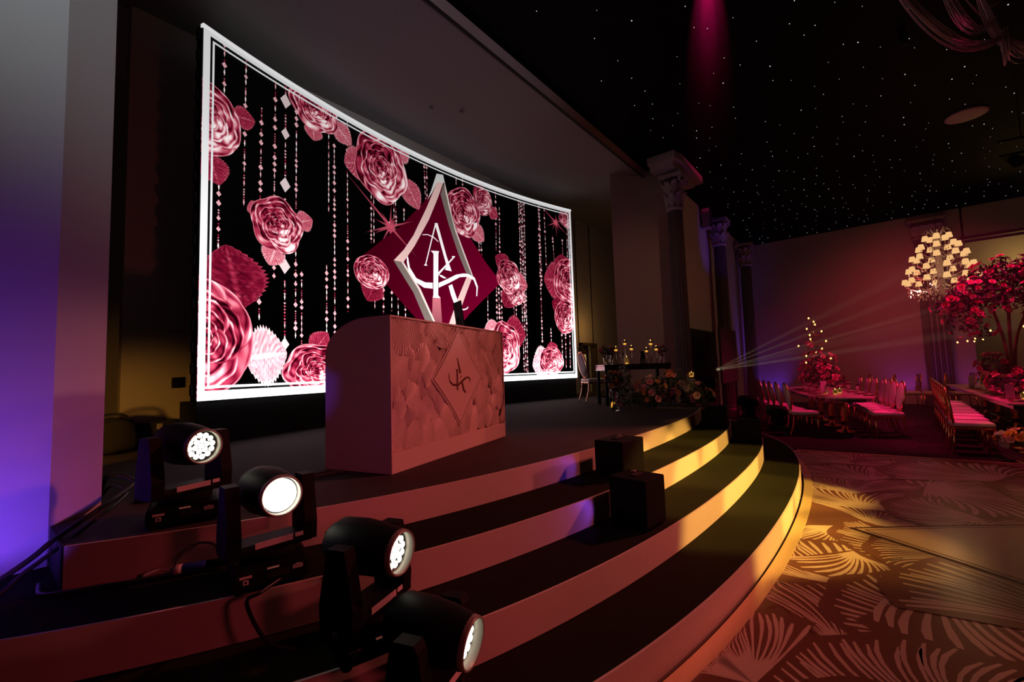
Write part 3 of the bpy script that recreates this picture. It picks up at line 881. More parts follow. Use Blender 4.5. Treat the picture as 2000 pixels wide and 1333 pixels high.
def strand_picture(x0, z0, x1, z1, size, off, seed):
    rg = random.Random(seed)
    V2 = []; F = []; C = []
    def shape(pts, col):
        n = len(V2); V2.extend(pts); C.extend([col] * len(pts)); F.append(tuple(range(n, n + len(pts))))
    L = z0 - z1
    s = 0.0
    dark, mid, lt, wt = ramp(np.array(0.28)), ramp(np.array(0.55)), ramp(np.array(0.8)), ramp(np.array(0.95))
    dim = 0.75
    while s < L:
        z = z0 - s; x = x0 + (x1 - x0) * s / max(L, 1e-6)
        g = float(baked_falloff(z)) * 0.9
        k = rg.random()
        if size > 1.5 and k < 0.20:
            h = 0.095 * rg.uniform(0.75, 1.15); wd = h * 0.72
            shape([(x - wd, z), (x, z - h), (x + wd, z), (x, z + h)], wt * g * 0.8)
            shape([(x - wd * .78, z), (x, z - h * .78), (x + wd * .78, z), (x, z + h * .78)], (rg.choice([dark, dark, mid, lt])) * g)
            s += h * 1.9
        elif k < (0.24 if size > 0.5 else 0.0):
            h = 0.036 * (0.55 + 0.45 * size) * rg.uniform(0.85, 1.2); wd = h * 0.8
            shape([(x - wd, z), (x, z - h), (x + wd, z), (x, z + h)], lt * g)
            if rg.random() < 0.65:
                shape([(x - wd * .6, z), (x, z - h * .6), (x + wd * .6, z), (x, z + h * .6)], (rg.choice([dark, dark, mid])) * g)
            s += h * 2.3
        elif k < 0.45:
            h = 0.045; wd = 0.010
            shape([(x - wd, z), (x, z - h), (x + wd, z), (x, z + h)], rg.choice([lt, wt]) * g)
            s += h * 1.8
        else:
            q = 0.0095 * (0.8 + 0.35 * size)
            shape([(x + q * math.cos(a), z + q * math.sin(a)) for a in (0, 1.047, 2.094, 3.14, 4.19, 5.24)], rg.choice([dark * 1.6, mid, mid, lt]) * g)
            s += q * 3.0
    if not F: return
    o = screen_obj('bead_strand', V2, F, np.array(C), off, led); o['kind'] = 'stuff'
    return o

# background glow of the picture: two soft crimson light streaks and sparkles
def sparkle(x, z, R, off):
    V2 = [(x, z)]; C = [np.array((0.55, 0.07, 0.12))]; F = []
    angs = [(-0.62, 1.0), (0.42, 0.75), (math.pi - 0.62, 1.35), (math.pi + 0.42, 0.7), (1.5, 0.5), (-1.5, 0.8), (2.3, .35), (-2.1, .5), (0.9, .35), (-0.2, .35), (3.0, .4), (-2.6, .5), (1.2, .3), (-1.1, .5)]
    for a, l in angs:
        n = len(V2)
        w_ = 0.05
        V2 += [(x + 0.03 * R * math.cos(a + 1.2), z + 0.03 * R * math.sin(a + 1.2)), (x + R * l * math.cos(a), z + R * l * math.sin(a)), (x + 0.03 * R * math.cos(a - 1.2), z + 0.03 * R * math.sin(a - 1.2))]
        C += [np.array((0.45, 0.06, 0.10)), np.array((0.006, 0.0, 0.001)), np.array((0.45, 0.06, 0.10))]
        F += [(0, n, n + 1), (0, n + 1, n + 2)]
    m = 24
    n = len(V2)
    for k in range(m):
        a = 2 * math.pi * k / m
        V2.append((x + 0.10 * R * math.cos(a), z + 0.10 * R * math.sin(a))); C.append(np.array((0.5, 0.06, 0.10)))
    V2.append((x, z)); C.append(np.array((5.0, 4.2, 4.2)))
    for k in range(m):
        F.append((n + m, n + k, n + (k + 1) % m))
    return screen_obj('sparkle', V2, F, np.array(C), off, led)

for i, s_ in enumerate(STRANDS):
    strand_picture(*s_, off=0.0015, seed=100 + i)
def redcol(x, z):
    t = np.clip((x - 4.0) / 3.0, 0, 1)[:, None]
    return np.array((0.055, 0.0, 0.006)) * (1 - t) + np.array((0.16, 0.0, 0.02)) * t
poly_screen('red_diamond', [RED], 0.004, None, led, colf=redcol)
sparkle(*SPARK[0], 0.85, 0.003); sparkle(*SPARK[1], 0.5, 0.003)
for i, l_ in enumerate(LEAVES):
    leaf_picture(*l_, off=0.0055 + 0.0002 * (i % 4), seed=300 + i)
order = [0, 1, 2, 3, 4, 5, 6, 7, 8, 10, 9, 11, 12, 13, 14, 15]
for j, i in enumerate(order):
    rose_picture(*ROSES[i], seed=40 + i, off=0.0068 + 0.0002 * j, boost=0.05 if i in (14, 8) else 0.0, hi=(-2.6 if i == 7 else None))
# kite emblem and monogram
def light_beam(x, z):
    return np.tile(np.array((0.35, 0.03, 0.06)), (len(x), 1))
K2 = [(x, z) for x, z in K_ST]
bx0, bx1 = K2[5][0], K2[4][0]
poly_screen('light_shaft', [[(bx0, K2[5][1]), (bx1, K2[4][1]), (bx1 + 0.06, 1.9), (bx0 - 0.06, 1.9)]], 0.0108, None, led, colf=lambda x, z: np.array((0.62, 0.16, 0.2)) * np.clip((z - 2.05) / 0.8, 0.15, 1)[:, None])
poly_screen('kite_frame', [KITE_UR, KITE_LL], 0.0115, (0.20, 0.155, 0.135), led)
poly_screen('kite_frame', [KITE_UL, KITE_LR], 0.0122, (0.82, 0.52, 0.49), led)
poly_screen('kite_frame', [KITE_CAP], 0.0128, (0.72, 0.72, 0.70), led)
poly_screen('kite_edge', [KITE_URL, KITE_LLL], 0.0125, (0.80, 0.66, 0.60), led)
for nm in (A_L, A_R, A_X, K_ST, K_UP, K_UP2, K_LEG, SW1, SW2):
    poly_screen('monogram_stroke', [nm], 0.0135, (1.05, 0.98, 0.97), led)
# inner hairline frame and white border
def rectf(x0, x1, z0, z1): return [(x0, z0), (x1, z0), (x1, z1), (x0, z1)]
hl = 0.014
def whitef(x, z):
    return np.tile(np.array((0.93, 0.93, 0.94)), (len(x), 1))
for P in (rectf(1.595, 9.30, 1.372, 1.400), rectf(1.595, 9.30, 5.345, 5.368), rectf(1.590, 1.612, 1.372, 5.368), rectf(9.285, 9.305, 1.372, 5.368)):
    poly_screen('hairline_frame', [P], 0.0145, None, led, colf=whitef)
for P in (rectf(LX0, LX1, LZ0, 1.345), rectf(LX0, LX1, 5.405, LZ1), rectf(LX0, 1.565, LZ0, LZ1), rectf(9.335, LX1, LZ0, LZ1)):
    poly_screen('white_border', [P], 0.0155, None, led, colf=whitef)
# raised white frame moulding on the top and the sides
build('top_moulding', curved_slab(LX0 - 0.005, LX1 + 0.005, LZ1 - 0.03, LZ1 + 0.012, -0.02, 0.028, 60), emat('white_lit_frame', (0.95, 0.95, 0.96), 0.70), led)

# ================================================================== DJ BOOTH
BA = math.radians(14.05)
booth = empty('dj_booth', (1.849, 2.677, STG), BA)
tag(booth, 'cream DJ booth with carved petal front and diamond monogram plate on the stage', 'booth')
BW, BD, BH = 1.82, 0.594, 1.13
prof = [(-0.048, 0.0), (-0.048, BH), (0.17, BH)]
for k in range(1, 13):
    a = math.pi / 2 * k / 12
    prof.append((0.17 + 0.424 * math.sin(a), BH - 0.27 + 0.27 * math.cos(a)))
prof += [(BD, 0.0)]
def side_panel(x0, x1):
    n = len(prof)
    V = [(x0, y, z) for y, z in prof] + [(x1, y, z) for y, z in prof]
    F = [tuple(range(n)), tuple(range(2 * n - 1, n - 1, -1))] + [(i, n + i, n + (i + 1) % n, (i + 1) % n) for i in range(n)]
    return MB().add(V, F)
build('side_panel', side_panel(0, 0.012), M['boothside'], booth)
build('side_panel', side_panel(BW - 0.012, BW), M['boothside'], booth)
build('front_board', MB().box((BW / 2, 0.02, BH / 2), (BW - 0.06, 0.03, BH)), M['booth'], booth)
build('desk_top', MB().box((BW / 2, 0.30, BH - 0.19), (BW - 0.06, 0.5, 0.03)), M['booth'], booth)
build('top_ledge', MB().box((BW / 2, 0.051, BH - 0.006), (BW - 0.024, 0.198, 0.012)), M['booth'], booth)
build('kick_board', MB().cbox((BW / 2, -0.021, 0.071), (BW - 0.012, 0.054, 0.142), 0.002), M['booth'], booth)
build('frame_board', MB().box((BW / 2, -0.001, 0.64), (BW - 0.024, 0.012, 0.978)), M['booth'], booth)
# carved petals, one mesh each: ribbed scalloped lobes that overlap like shells
rp = random.Random(3)
def petal_mesh(cx, cz, L, rot, W, lift, ribs, ph):
    # tongue-shaped lobe: base at (cx,cz), rounded scalloped tip, fine ribs fanning from the base
    na = ribs * 2 + 1
    ss = (0.0, 0.3, 0.55, 0.75, 0.88, 0.96, 1.0, 1.0)
    V = []; F = []
    cr, sr = math.cos(rot), math.sin(rot)
    for i, s in enumerate(ss):
        for k in range(na):
            f = -1 + 2 * k / (na - 1)
            a = f * math.radians(104)
            sc = 1.0 + 0.045 * math.sin(3.5 * a + ph) + 0.03 * math.sin(8 * a + 2 * ph)
            u = L * (0.52 + 0.48 * math.cos(a)) * s * sc
            v = W * math.sin(a) * s * sc
            bow = 0.04 * L * math.sin(math.pi * s) * math.sin(ph)
            x = cx + u * cr - (v + bow) * sr; z = cz + u * sr + (v + bow) * cr
            h = 0.017 * (1 - s ** 6) * (1 - 0.55 * f * f) + 0.004
            rib = (0.0050 if k % 2 else 0.0) * min(1, s * 1.5) * (1 if i < 6 else 0.4)
            y = -lift - h - rib
            if i == 7: y = 0.0
            V.append((min(max(x, 0.013), BW - 0.013), y - 0.007, min(max(z, 0.143), BH - 0.013)))
    n = len(ss)
    for i in range(n - 1):
        for k in range(na - 1):
            F.append((i * na + k, i * na + k + 1, (i + 1) * na + k + 1, (i + 1) * na + k))
    return MB().add(V, F)
dmd = [(0.488, 0.650), (0.900, 1.112), (1.346, 0.650), (0.910, 0.222)]
cells = []
yy = 1.20
row = 0
while yy > 0.14:
    xx = -0.04 + (0.085 if row % 2 else 0)
    while xx < BW + 0.12:
        cells.append((xx + rp.uniform(-.04, .04), yy + rp.uniform(-.035, .035)))
        xx += 0.17
    yy -= 0.12; row += 1
rp.shuffle(cells)
for n_, (cx_, cz_) in enumerate(cells):
    L_ = rp.uniform(0.20, 0.34)
    rot = -math.pi / 2 + rp.uniform(-0.7, 0.7) + (math.pi if rp.random() < 0.2 else 0)
    lift = 0.018 * rp.random()
    mbp = petal_mesh(cx_ - 0.5 * L_ * math.cos(rot), cz_ - 0.5 * L_ * math.sin(rot), L_, rot, L_ * rp.uniform(0.34, 0.5), lift, rp.randint(11, 15), rp.uniform(0, 6))
    zs = [v[2] for v in mbp.v]; xs_ = [v[0] for v in mbp.v]
    if max(zs) - min(zs) < 0.04 or max(xs_) - min(xs_) < 0.04: continue
    build('carved_petal', mbp, M['booth'], booth)
# concave diamond plate with double groove line
def concave(pts, c, k, n=10):
    out = []
    m = len(pts)
    for i in range(m):
        p = Vector(pts[i]); q = Vector(pts[(i + 1) % m])
        mid = (p + q) / 2
        ctrl = mid + (Vector(c) - mid) * k
        for j in range(n):
            t = j / n
            out.append(((1 - t) ** 2 * p.x + 2 * t * (1 - t) * ctrl.x + t * t * q.x, (1 - t) ** 2 * p.y + 2 * t * (1 - t) * ctrl.y + t * t * q.y))
    return out
dc = (0.912, 0.655)
def dplate(scale, y0, y1):
    P = concave([(dc[0] + (p[0] - dc[0]) * scale, dc[1] + (p[1] - dc[1]) * scale) for p in dmd], dc, 0.10)
    n = len(P)
    V = [(x, y0, z) for x, z in P] + [(x, y1, z) for x, z in P]
    F = [tuple(range(n)), tuple(range(2 * n - 1, n - 1, -1))] + [(i, n + i, n + (i + 1) % n, (i + 1) % n) for i in range(n)]
    return MB().add(V, F)
groove = mat('brown_groove', (0.16, 0.08, 0.07), 0.6, vary=0.1, bscale=50)
dp = build('diamond_plate', dplate(1.0, -0.0480, -0.006), M['booth'], booth)
build('groove_line', dplate(0.955, -0.0486, -0.04), groove, dp)
build('diamond_field', dplate(0.925, -0.0500, -0.04), M['booth'], dp)
lettermat = mat('oxblood_lettering', (0.13, 0.030, 0.025), 0.5, vary=0.1, bscale=60)
bk = dict(
    a=[(0.874, 0.832), (0.886, 0.829), (0.940, 0.694), (0.910, 0.691)],
    stem=[(0.850, 0.728), (0.893, 0.728), (0.884, 0.715), (0.884, 0.560), (0.895, 0.548), (0.852, 0.548), (0.862, 0.560), (0.862, 0.715)],
    sw1=[(0.741, 0.700), (0.752, 0.638), (0.800, 0.604), (0.862, 0.601), (0.862, 0.580), (0.798, 0.585), (0.749, 0.618), (0.735, 0.670)],
    sw2=[(0.884, 0.598), (0.987, 0.649), (1.051, 0.664), (1.095, 0.645), (1.096, 0.600), (1.080, 0.637), (1.044, 0.650), (0.992, 0.627), (0.884, 0.578)],
    leg=[(0.938, 0.606), (0.966, 0.612), (0.986, 0.551), (1.008, 0.524), (1.036, 0.522), (1.0, 0.511), (0.966, 0.536)],
    arm=[(0.915, 0.655), (0.945, 0.672), (0.950, 0.668), (0.918, 0.650)])
for nm, P in bk.items():
    m_ = MB()
    tris = tessellate_polygon([[Vector((x, z, 0)) for x, z in P]])
    n = len(P)
    V = [(x, -0.0525, z) for x, z in P] + [(x, -0.049, z) for x, z in P]
    F = [tuple(t) for t in tris] + [(i, (i + 1) % n, n + (i + 1) % n, n + i) for i in range(n)]
    build('monogram_stroke', m_.add(V, F), lettermat, dp)

# things on the booth desk
def on_booth(x, y, z): 
    return Vector((1.849 + x * math.cos(BA) - y * math.sin(BA), 2.677 + x * math.sin(BA) + y * math.cos(BA), STG + z))
zt = BH - 0.175
p = on_booth(1.02, 0.33, zt)
ct = empty('dj_controller', p, BA); tag(ct, 'black DJ controller deck lying on the booth top', 'controller')
build('body', MB().cbox((0, 0, 0.055), (0.62, 0.30, 0.11), 0.012), M['black'], ct)
for sx in (-0.19, 0.19):
    j = build('jog_wheel', MB().lathe([(0.085, 0.108), (0.085, 0.122), (0.075, 0.127), (0.0, 0.127)], 28, (sx, 0.01, 0)), M['black'], ct, True)
    build('jog_cap', MB().lathe([(0.03, 0.127), (0.03, 0.130), (0.0, 0.130)], 20, (sx, 0.01, 0)), M['bezel'], j)
for k in range(4):
    build('fader', MB().cbox((-0.045 + 0.03 * k, -0.08, 0.118), (0.012, 0.022, 0.02), 0.003), M['bezel'], ct)
for k in range(6):
    build('knob', MB().lathe([(0.010, 0.11), (0.009, 0.132), (0.0, 0.132)], 10, (-0.04 + 0.04 * (k % 3), 0.03 + 0.05 * (k // 3), 0)), M['black'], ct, True)
p = on_booth(1.30, 0.16, BH)
lp = empty('upright_device', p, BA + 0.95); tag(lp, 'slim black upright device standing on the booth top', 'device')
tb = MB().cbox((0, 0, 0.15), (0.20, 0.012, 0.27), 0.004); tb.xform(Matrix.Rotation(math.radians(-8), 4, 'X'))
build('screen_slab', tb, M['black'], lp)
build('stand_foot', MB().cbox((0, 0.03, 0.008), (0.16, 0.10, 0.016), 0.004), M['black'], lp)
build('stand_arm', MB().tube([(0, 0.03, 0.01), (0, 0.035, 0.12)], 0.008, 8), M['black'], lp)

# ================================================================== MOVING HEADS
def moving_head(loc, rz_base, head_rz, head_tilt, hot, label, group, hub=0.375, lit=True):
    t = empty('moving_head_light', loc, rz_base)
    tag(t, label, 'stage light', group)
    b = MB().cbox((0, 0, 0.055), (0.30, 0.30, 0.085), 0.018)
    base = build('base', b, M['black'], t)
    for sx in (-1, 1):
        for sy in (-1, 1):
            build('foot', MB().lathe([(0.018, 0.0), (0.02, 0.014)], 10, (sx * 0.12, sy * 0.12, 0)), M['blackm'], base)
    build('display', MB().box((0.02, -0.1515, 0.062), (0.085, 0.002, 0.03)), M['glassdark'], base)
    build('status_light', MB().box((0.0, -0.1535, 0.088), (0.045, 0.002, 0.007)), M['e_red'], base)
    # little maker's plate: a bar over a small square with letters, and a second emblem
    lb = MB().box((-0.10, -0.1515, 0.072), (0.045, 0.002, 0.010)).box((-0.10, -0.1515, 0.052), (0.020, 0.002, 0.018))
    build('plate', lb, M['label'], base)
    build('plate_mark', MB().box((-0.10, -0.1528, 0.052), (0.010, 0.001, 0.009)), M['black'], base)
    eb = MB()
    for k in range(6):
        eb.box((0.078 + k * 0.007, -0.1515, 0.066), (0.005, 0.002, 0.013))
    eb.box((0.0955, -0.1515, 0.0755), (0.040, 0.002, 0.003)).box((0.0955, -0.1515, 0.0785), (0.014, 0.002, 0.004))
    build('emblem', eb, M['label'], base)
    # turntable and yoke, turned towards the beam
    dz = head_rz - rz_base
    yk = put('yoke', None, None, t, (0, 0, 0), (0, 0, dz))
    yk.empty_display_size = 0.05
    hubm = MB().lathe([(0.10, 0.097), (0.115, 0.105), (0.115, 0.125), (0.10, 0.135)], 24).cbox((0, 0, 0.150), (0.34, 0.15, 0.045), 0.015)
    build('yoke_bridge', hubm, M['black'], yk)
    build('tape', MB().box((0.0, -0.0765, 0.168), (0.155, 0.002, 0.026)).box((0.105, -0.0765, 0.172), (0.035, 0.002, 0.018)), M['tape'], yk)
    for s in (-1, 1):
        P = [(-0.075, 0.135), (0.075, 0.135), (0.080, 0.22), (0.055, 0.36), (0.040, hub + 0.055), (-0.040, hub + 0.055), (-0.055, 0.36), (-0.080, 0.22)]
        V = []
        for x in (s * 0.130, s * 0.185):
            V += [(x, py, pz) for py, pz in P]
        n = len(P)
        F = [tuple(range(n)), tuple(range(2 * n - 1, n - 1, -1))] + [(i, n + i, n + (i + 1) % n, (i + 1) % n) for i in range(n)]
        build('yoke_arm', MB().add(V, F), M['black'], yk)
    hd = put('head', None, None, t, (0, 0, hub), (head_tilt, 0, dz))
    hd.empty_display_size = 0.05
    R = Matrix.Rotation(math.pi / 2, 3, 'X')      # +z of profile -> -y
    body = MB().lathe([(0.0, -0.18), (0.075, -0.175), (0.101, -0.13), (0.108, -0.03), (0.102, 0.06), (0.090, 0.140), (0.084, 0.162), (0.077, 0.162)], 32, (0, 0, 0), R, False)
    smooth_by_angle(build('housing', body, M['black'], hd), 50)
    for k in range(8):
        a = 2 * math.pi * k / 8
        build('cooling_fin', MB().box((0.062 * math.cos(a), 0.155, 0.062 * math.sin(a)), (0.02, 0.05, 0.02)), M['black'], hd)
    ring = MB().lathe([(0.077, 0.120), (0.077, 0.165), (0.084, 0.169), (0.087, 0.162), (0.0885, 0.142)], 40, (0, 0, 0), R, False)
    build('lens_ring', ring, M['bezel'], hd, True)
    build('lens_plate', MB().lathe([(0.0, 0.130), (0.077, 0.128), (0.077, 0.122)], 36, (0, 0, 0), R), M['glassdark'], hd)
    if lit:
        emm = M['e_hot'] if hot else M['e_cell']
        ring_r = [(0.0, 1, 0.013), (0.0275, 6, 0.0125), (0.054, 12, 0.0125)]
        cm = mesh_of('led_cell', MB().lathe([(0.0, 0.1335), (0.010, 0.1335), (0.0138, 0.130)], 12, (0, 0, 0), R)); cm.materials.append(emm)
        for rr_, n, q in ring_r:
            for k in range(n):
                a = 2 * math.pi * (k + 0.25) / n
                put('led_cell', cm, None, hd, (rr_ * math.cos(a), 0, rr_ * math.sin(a)))
        if hot:
            build('lens_face', MB().lathe([(0.0, 0.146), (0.067, 0.142), (0.070, 0.136)], 36, (0, 0, 0), R), M['e_hot'], hd)
    return t

G1 = 'moving head lights on the near end of the steps'
HD = math.radians(-72 + 90)      # heads look along (0.31,-0.95)
BR = math.radians(-15)
moving_head((0.70, 2.76, 0.76), BR, HD - 0.10, math.radians(2), False, 'lit moving head light on the stage platform beside the left pier', G1)
moving_head((0.865, 2.165, 0.57), BR, math.radians(-4), math.radians(-2), True, 'dazzling overexposed moving head light on the upper step', G1)
moving_head((1.045, 1.645, 0.38), BR, HD, math.radians(2), False, 'lit moving head light on the middle step', G1)
moving_head((1.09, 1.30, 0.19), BR, HD, math.radians(6), False, 'nearest moving head light on the lowest step', G1, hub=0.33)
G2 = 'moving head lights on the far end of the steps'
moving_head((8.85, 2.42, 0.76), math.radians(15), math.radians(30), math.radians(10), False, 'far moving head light beside the stage flowers', G2)
moving_head((9.15, 1.78, 0.38), math.radians(15), math.radians(20), math.radians(4), False, 'far moving head light on the right end of the steps', G2)
moving_head((9.45, 1.36, 0.19), math.radians(15), math.radians(20), math.radians(4), False, 'far moving head light nearest the oval-back chairs', G2)

# ================================================================== BLACK BOXES ON THE STEPS
def box_unit(loc, rz, dims, label):
    t = empty('battery_uplighter', loc, rz)
    tag(t, label, 'uplighter', 'black uplighter boxes on the steps')
    w_, d_, h_ = dims
    build('housing', MB().cbox((0, 0, h_ / 2 + 0.008), (w_, d_, h_ - 0.016), 0.012), M['black'], t)
    for sx in (-1, 1):
        for sy in (-1, 1):
            build('foot', MB().lathe([(0.016, 0), (0.018, 0.012)], 8, (sx * (w_ / 2 - 0.035), sy * (d_ / 2 - 0.035), 0)), M['blackm'], t)
    hnd = MB().cbox((0, 0, h_ + 0.004), (w_ * 0.42, 0.05, 0.010), 0.004)
    build('handle', hnd, M['blackm'], t)
    build('power_button', MB().lathe([(0.020, h_ - 0.004), (0.018, h_ + 0.004), (0.0, h_ + 0.004)], 16, (w_ * 0.32, d_ * 0.25, 0)), M['bezel'], t, True)
    return t
box_unit((3.42, 1.655, 0.57), math.radians(-4), (0.36, 0.26, 0.30), 'black uplighter box on the upper step nearest the booth')
box_unit((2.93, 1.30, 0.38), math.radians(-6), (0.27, 0.28, 0.33), 'black uplighter box on the middle step with a round button on top')
box_unit((6.72, 1.72, 0.57), math.radians(8), (0.30, 0.28, 0.30), 'black uplighter box on the upper step below the flowers')
box_unit((6.82, 1.33, 0.38), math.radians(8), (0.30, 0.28, 0.30), 'black uplighter box on the middle step below the flowers')
# their violet side glow on the risers
spot('uplighter_glow_lamp', (3.20, 1.74, 0.67), (2.95, 2.0, 0.64), 0.55, (0.22, 0.06, 1.0), 80, 0.8, 0.015)
spot('uplighter_glow_lamp', (2.76, 1.38, 0.50), (2.5, 1.60, 0.47), 0.8, (0.22, 0.06, 1.0), 80, 0.8, 0.015)

# ================================================================== CABLES AND BAG
def cable(name, pts, r, label, m='cable', n=6):
    o = build(name, MB().tube(interp(pts, n), r, 8), M[m], None, True)
    tag(o, label, 'cable')
    return o
cable('power_cable', [(0.205, 2.90, 0.583), (0.20, 2.76, 0.583), (0.26, 2.70, 0.583), (0.38, 2.63, 0.583), (0.50, 2.56, 0.583), (0.60, 2.51, 0.585)], 0.010, 'black power cable running along the foot of the top riser')
cn = empty('cable_connector', (0.655, 2.488, 0.60), math.radians(-27)); tag(cn, 'blue locking power connector lying on the upper step', 'connector')
RX = Matrix.Rotation(math.pi / 2, 3, 'Y')
build('sleeve', MB().lathe([(0.016, -0.045), (0.020, -0.035), (0.020, 0.045), (0.017, 0.05)], 16, (0.01, 0, 0), RX), M['bluecon'], cn, True)
build('collar', MB().lathe([(0.012, -0.075), (0.021, -0.07), (0.021, -0.042)], 16, (0.01, 0, 0), RX), M['tape'], cn, True)
build('plug_body', MB().lathe([(0.018, 0.05), (0.018, 0.12), (0.010, 0.14)], 16, (0.01, 0, 0), RX), M['black'], cn, True)
cable('lead', [(0.60, 2.515, 0.60), (0.615, 2.52, 0.64), (0.68, 2.52, 0.69), (0.745, 2.47, 0.68), (0.76, 2.44, 0.62), (0.80, 2.36, 0.59)], 0.007, 'short grey lead looping up against the top riser', 'greycable')
cable('tie_lead', [(0.50, 2.58, 0.592), (0.56, 2.555, 0.606), (0.60, 2.53, 0.60)], 0.009, 'pale taped cable end next to the blue connector', 'tape')
# handrail-like loom from the pier to the lower left
loom = [(0.037, 2.85, 0.631), (0.09, 2.86, 0.658), (0.176, 2.88, 0.709), (0.253, 2.9, 0.768), (0.405, 3.0, 0.84), (0.519, 3.15, 0.874), (0.582, 3.25, 0.892), (0.584, 3.35, 0.905), (0.543, 3.45, 0.918), (0.52, 3.62, 0.90), (0.52, 3.8, 0.78)]
cable('cable_loom', [(-0.3, 2.80, 0.585)] + loom, 0.012, 'bundled black cables hanging down in front of the left pier')
cable('cable_loom', [(-0.3, 2.74, 0.583), (0.04, 2.80, 0.60), (0.16, 2.84, 0.67), (0.26, 2.86, 0.735), (0.40, 2.96, 0.81), (0.50, 3.10, 0.845), (0.545, 3.22, 0.862), (0.54, 3.36, 0.872), (0.52, 3.5, 0.86), (0.51, 3.7, 0.775)], 0.010, 'thinner black cable hanging just under the bundled cables at the left pier')
cable('stage_cable', [(0.93, 2.95, 0.771), (1.10, 2.98, 0.771), (1.30, 2.92, 0.771), (1.50, 3.02, 0.772), (1.66, 3.02, 0.772), (1.69, 2.98, 0.772)], 0.008, 'pair of grey cables trailing over the stage to the booth', 'greycable')
cable('stage_cable', [(0.93, 2.99, 0.771), (1.12, 3.03, 0.771), (1.32, 2.96, 0.771), (1.50, 3.07, 0.772), (1.62, 3.10, 0.772), (1.69, 3.02, 0.772)], 0.007, 'second thin cable trailing from the first moving head to the booth', 'greycable')
cable('link_cable', [(0.80, 2.86, 0.79), (0.90, 2.80, 0.85), (0.98, 2.60, 0.80), (0.99, 2.50, 0.78), (1.0, 2.42, 0.60), (0.95, 2.33, 0.58)], 0.008, 'black link cable between the two highest moving heads')
cable('link_cable', [(0.86, 2.02, 0.60), (0.76, 1.98, 0.59), (0.70, 1.95, 0.58), (0.74, 1.86, 0.45), (0.82, 1.80, 0.40)], 0.008, 'black link cable hanging over the middle riser')
cable('link_cable', [(1.16, 1.72, 0.40), (1.24, 1.66, 0.47), (1.27, 1.60, 0.42), (1.20, 1.52, 0.392)], 0.008, 'black cable loop behind the moving head on the middle step')
cable('link_cable', [(0.84, 1.42, 0.40), (0.86, 1.38, 0.385), (0.90, 1.33, 0.30), (0.98, 1.26, 0.24), (1.02, 1.24, 0.22)], 0.008, 'black link cable hanging over the lower riser')
# stand foot beside the pier
t = empty('cable_stand', (0.66, 3.36, 0.76)); tag(t, 'small dark cable stand foot in the shade by the left pier', 'stand')
build('foot', MB().lathe([(0.06, 0.0), (0.055, 0.02), (0.0, 0.025)], 16), M['black'], t)
build('stem', MB().tube([(0, 0, 0.02), (0, 0, 0.14)], 0.007, 8), M['bezel'], t)
build('cap', MB().lathe([(0.035, 0.14), (0.035, 0.16), (0.0, 0.165)], 14), M['black'], t)
# kit bag
bg = MB()
n1, n2 = 20, 10
V = []; F = []
for i in range(n2 + 1):
    s = i / n2
    for k in range(n1):
        a = 2 * math.pi * k / n1
        q = (1 - (2 * s - 1) ** 6) ** 0.5 if 0 < s < 1 else 0.0
        ww = q * (0.20 - 0.04 * s) * (1 + 0.06 * math.sin(3 * a + 5 * s))
        V.append((1.15 * ww * math.cos(a), 0.7 * ww * math.sin(a), 0.36 * s + 0.012 * math.sin(5 * a)*q))
for i in range(n2):
    for k in range(n1):
        F.append((i * n1 + k, i * n1 + (k + 1) % n1, (i + 1) * n1 + (k + 1) % n1, (i + 1) * n1 + k))
bagt = empty('kit_bag', (0.84, 5.80, 0.765)); tag(bagt, 'slumped black kit bag on the floor against the back wall', 'bag')
build('bag_body', bg.add(V, F), M['bag'], bagt, True)
build('strap', MB().tube(interp([(-0.18, 0, 0.30), (-0.08, -0.05, 0.38), (0.08, -0.04, 0.385), (0.18, 0, 0.30)], 5), 0.012, 6), M['bag'], bagt, True)
cs_ = empty('flight_case', (1.27, 6.12, STG), 0.0); tag(cs_, 'low black flight case beside the left end of the video wall', 'case')
build('case_body', MB().cbox((0, 0, 0.12), (0.30, 0.28, 0.22), 0.01), M['blackm'], cs_)
build('lid', MB().cbox((0, 0, 0.25), (0.31, 0.29, 0.04), 0.008), M['blackm'], cs_)
build('clasp', MB().cbox((0, -0.147, 0.22), (0.05, 0.012, 0.06), 0.003), M['bezel'], cs_)
wbx = tag(build('socket_box', MB().cbox((1.50, 6.33, 1.44), (0.10, 0.05, 0.12), 0.008).box((1.50, 6.30, 1.44), (0.06, 0.01, 0.07)), M['black']), 'small black socket box on the back wall beside the screen', 'socket box')

# ================================================================== FLOWERS
def bloom_mesh(name, m, seed):
    rg = random.Random(seed)
    mb = MB()
    for layer, (n, r, tilt, h) in enumerate(((6, 1.0, 0.5, 0.0), (5, 0.72, 0.95, 0.12), (4, 0.42, 1.25, 0.2))):
        for k in range(n):
            a = 2 * math.pi * (k + 0.5 * layer) / n + rg.uniform(-.1, .1)
            ca, sa = math.cos(a), math.sin(a)
            wd = 0.62 * r
            def P(t, s):
                out = r * t * math.cos(tilt * t); z = h + r * math.sin(tilt) * t * 0.8
                return (ca * out - sa * s * wd, sa * out + ca * s * wd, z)
            V = [P(0.05, 0), P(0.6, -0.9), P(0.62, 0), P(0.6, 0.9), P(1.0, -0.45), P(1.05, 0.45)]
            mb.add(V, [(0, 1, 2), (0, 2, 3), (1, 4, 5, 2), (2, 5, 3)])
    mb.lathe([(0.0, 0.1), (0.20, 0.2), (0.17, 0.62), (0.0, 0.66)], 6)
    me = mesh_of(name, mb, True); me.materials.append(m)
    return me
BL = {k: [bloom_mesh('bloom', M[k], i * 7 + j) for j in range(2)] for i, k in enumerate(('b_orange', 'b_peach', 'b_pink', 'b_rose', 'b_white', 'b_yellow'))}

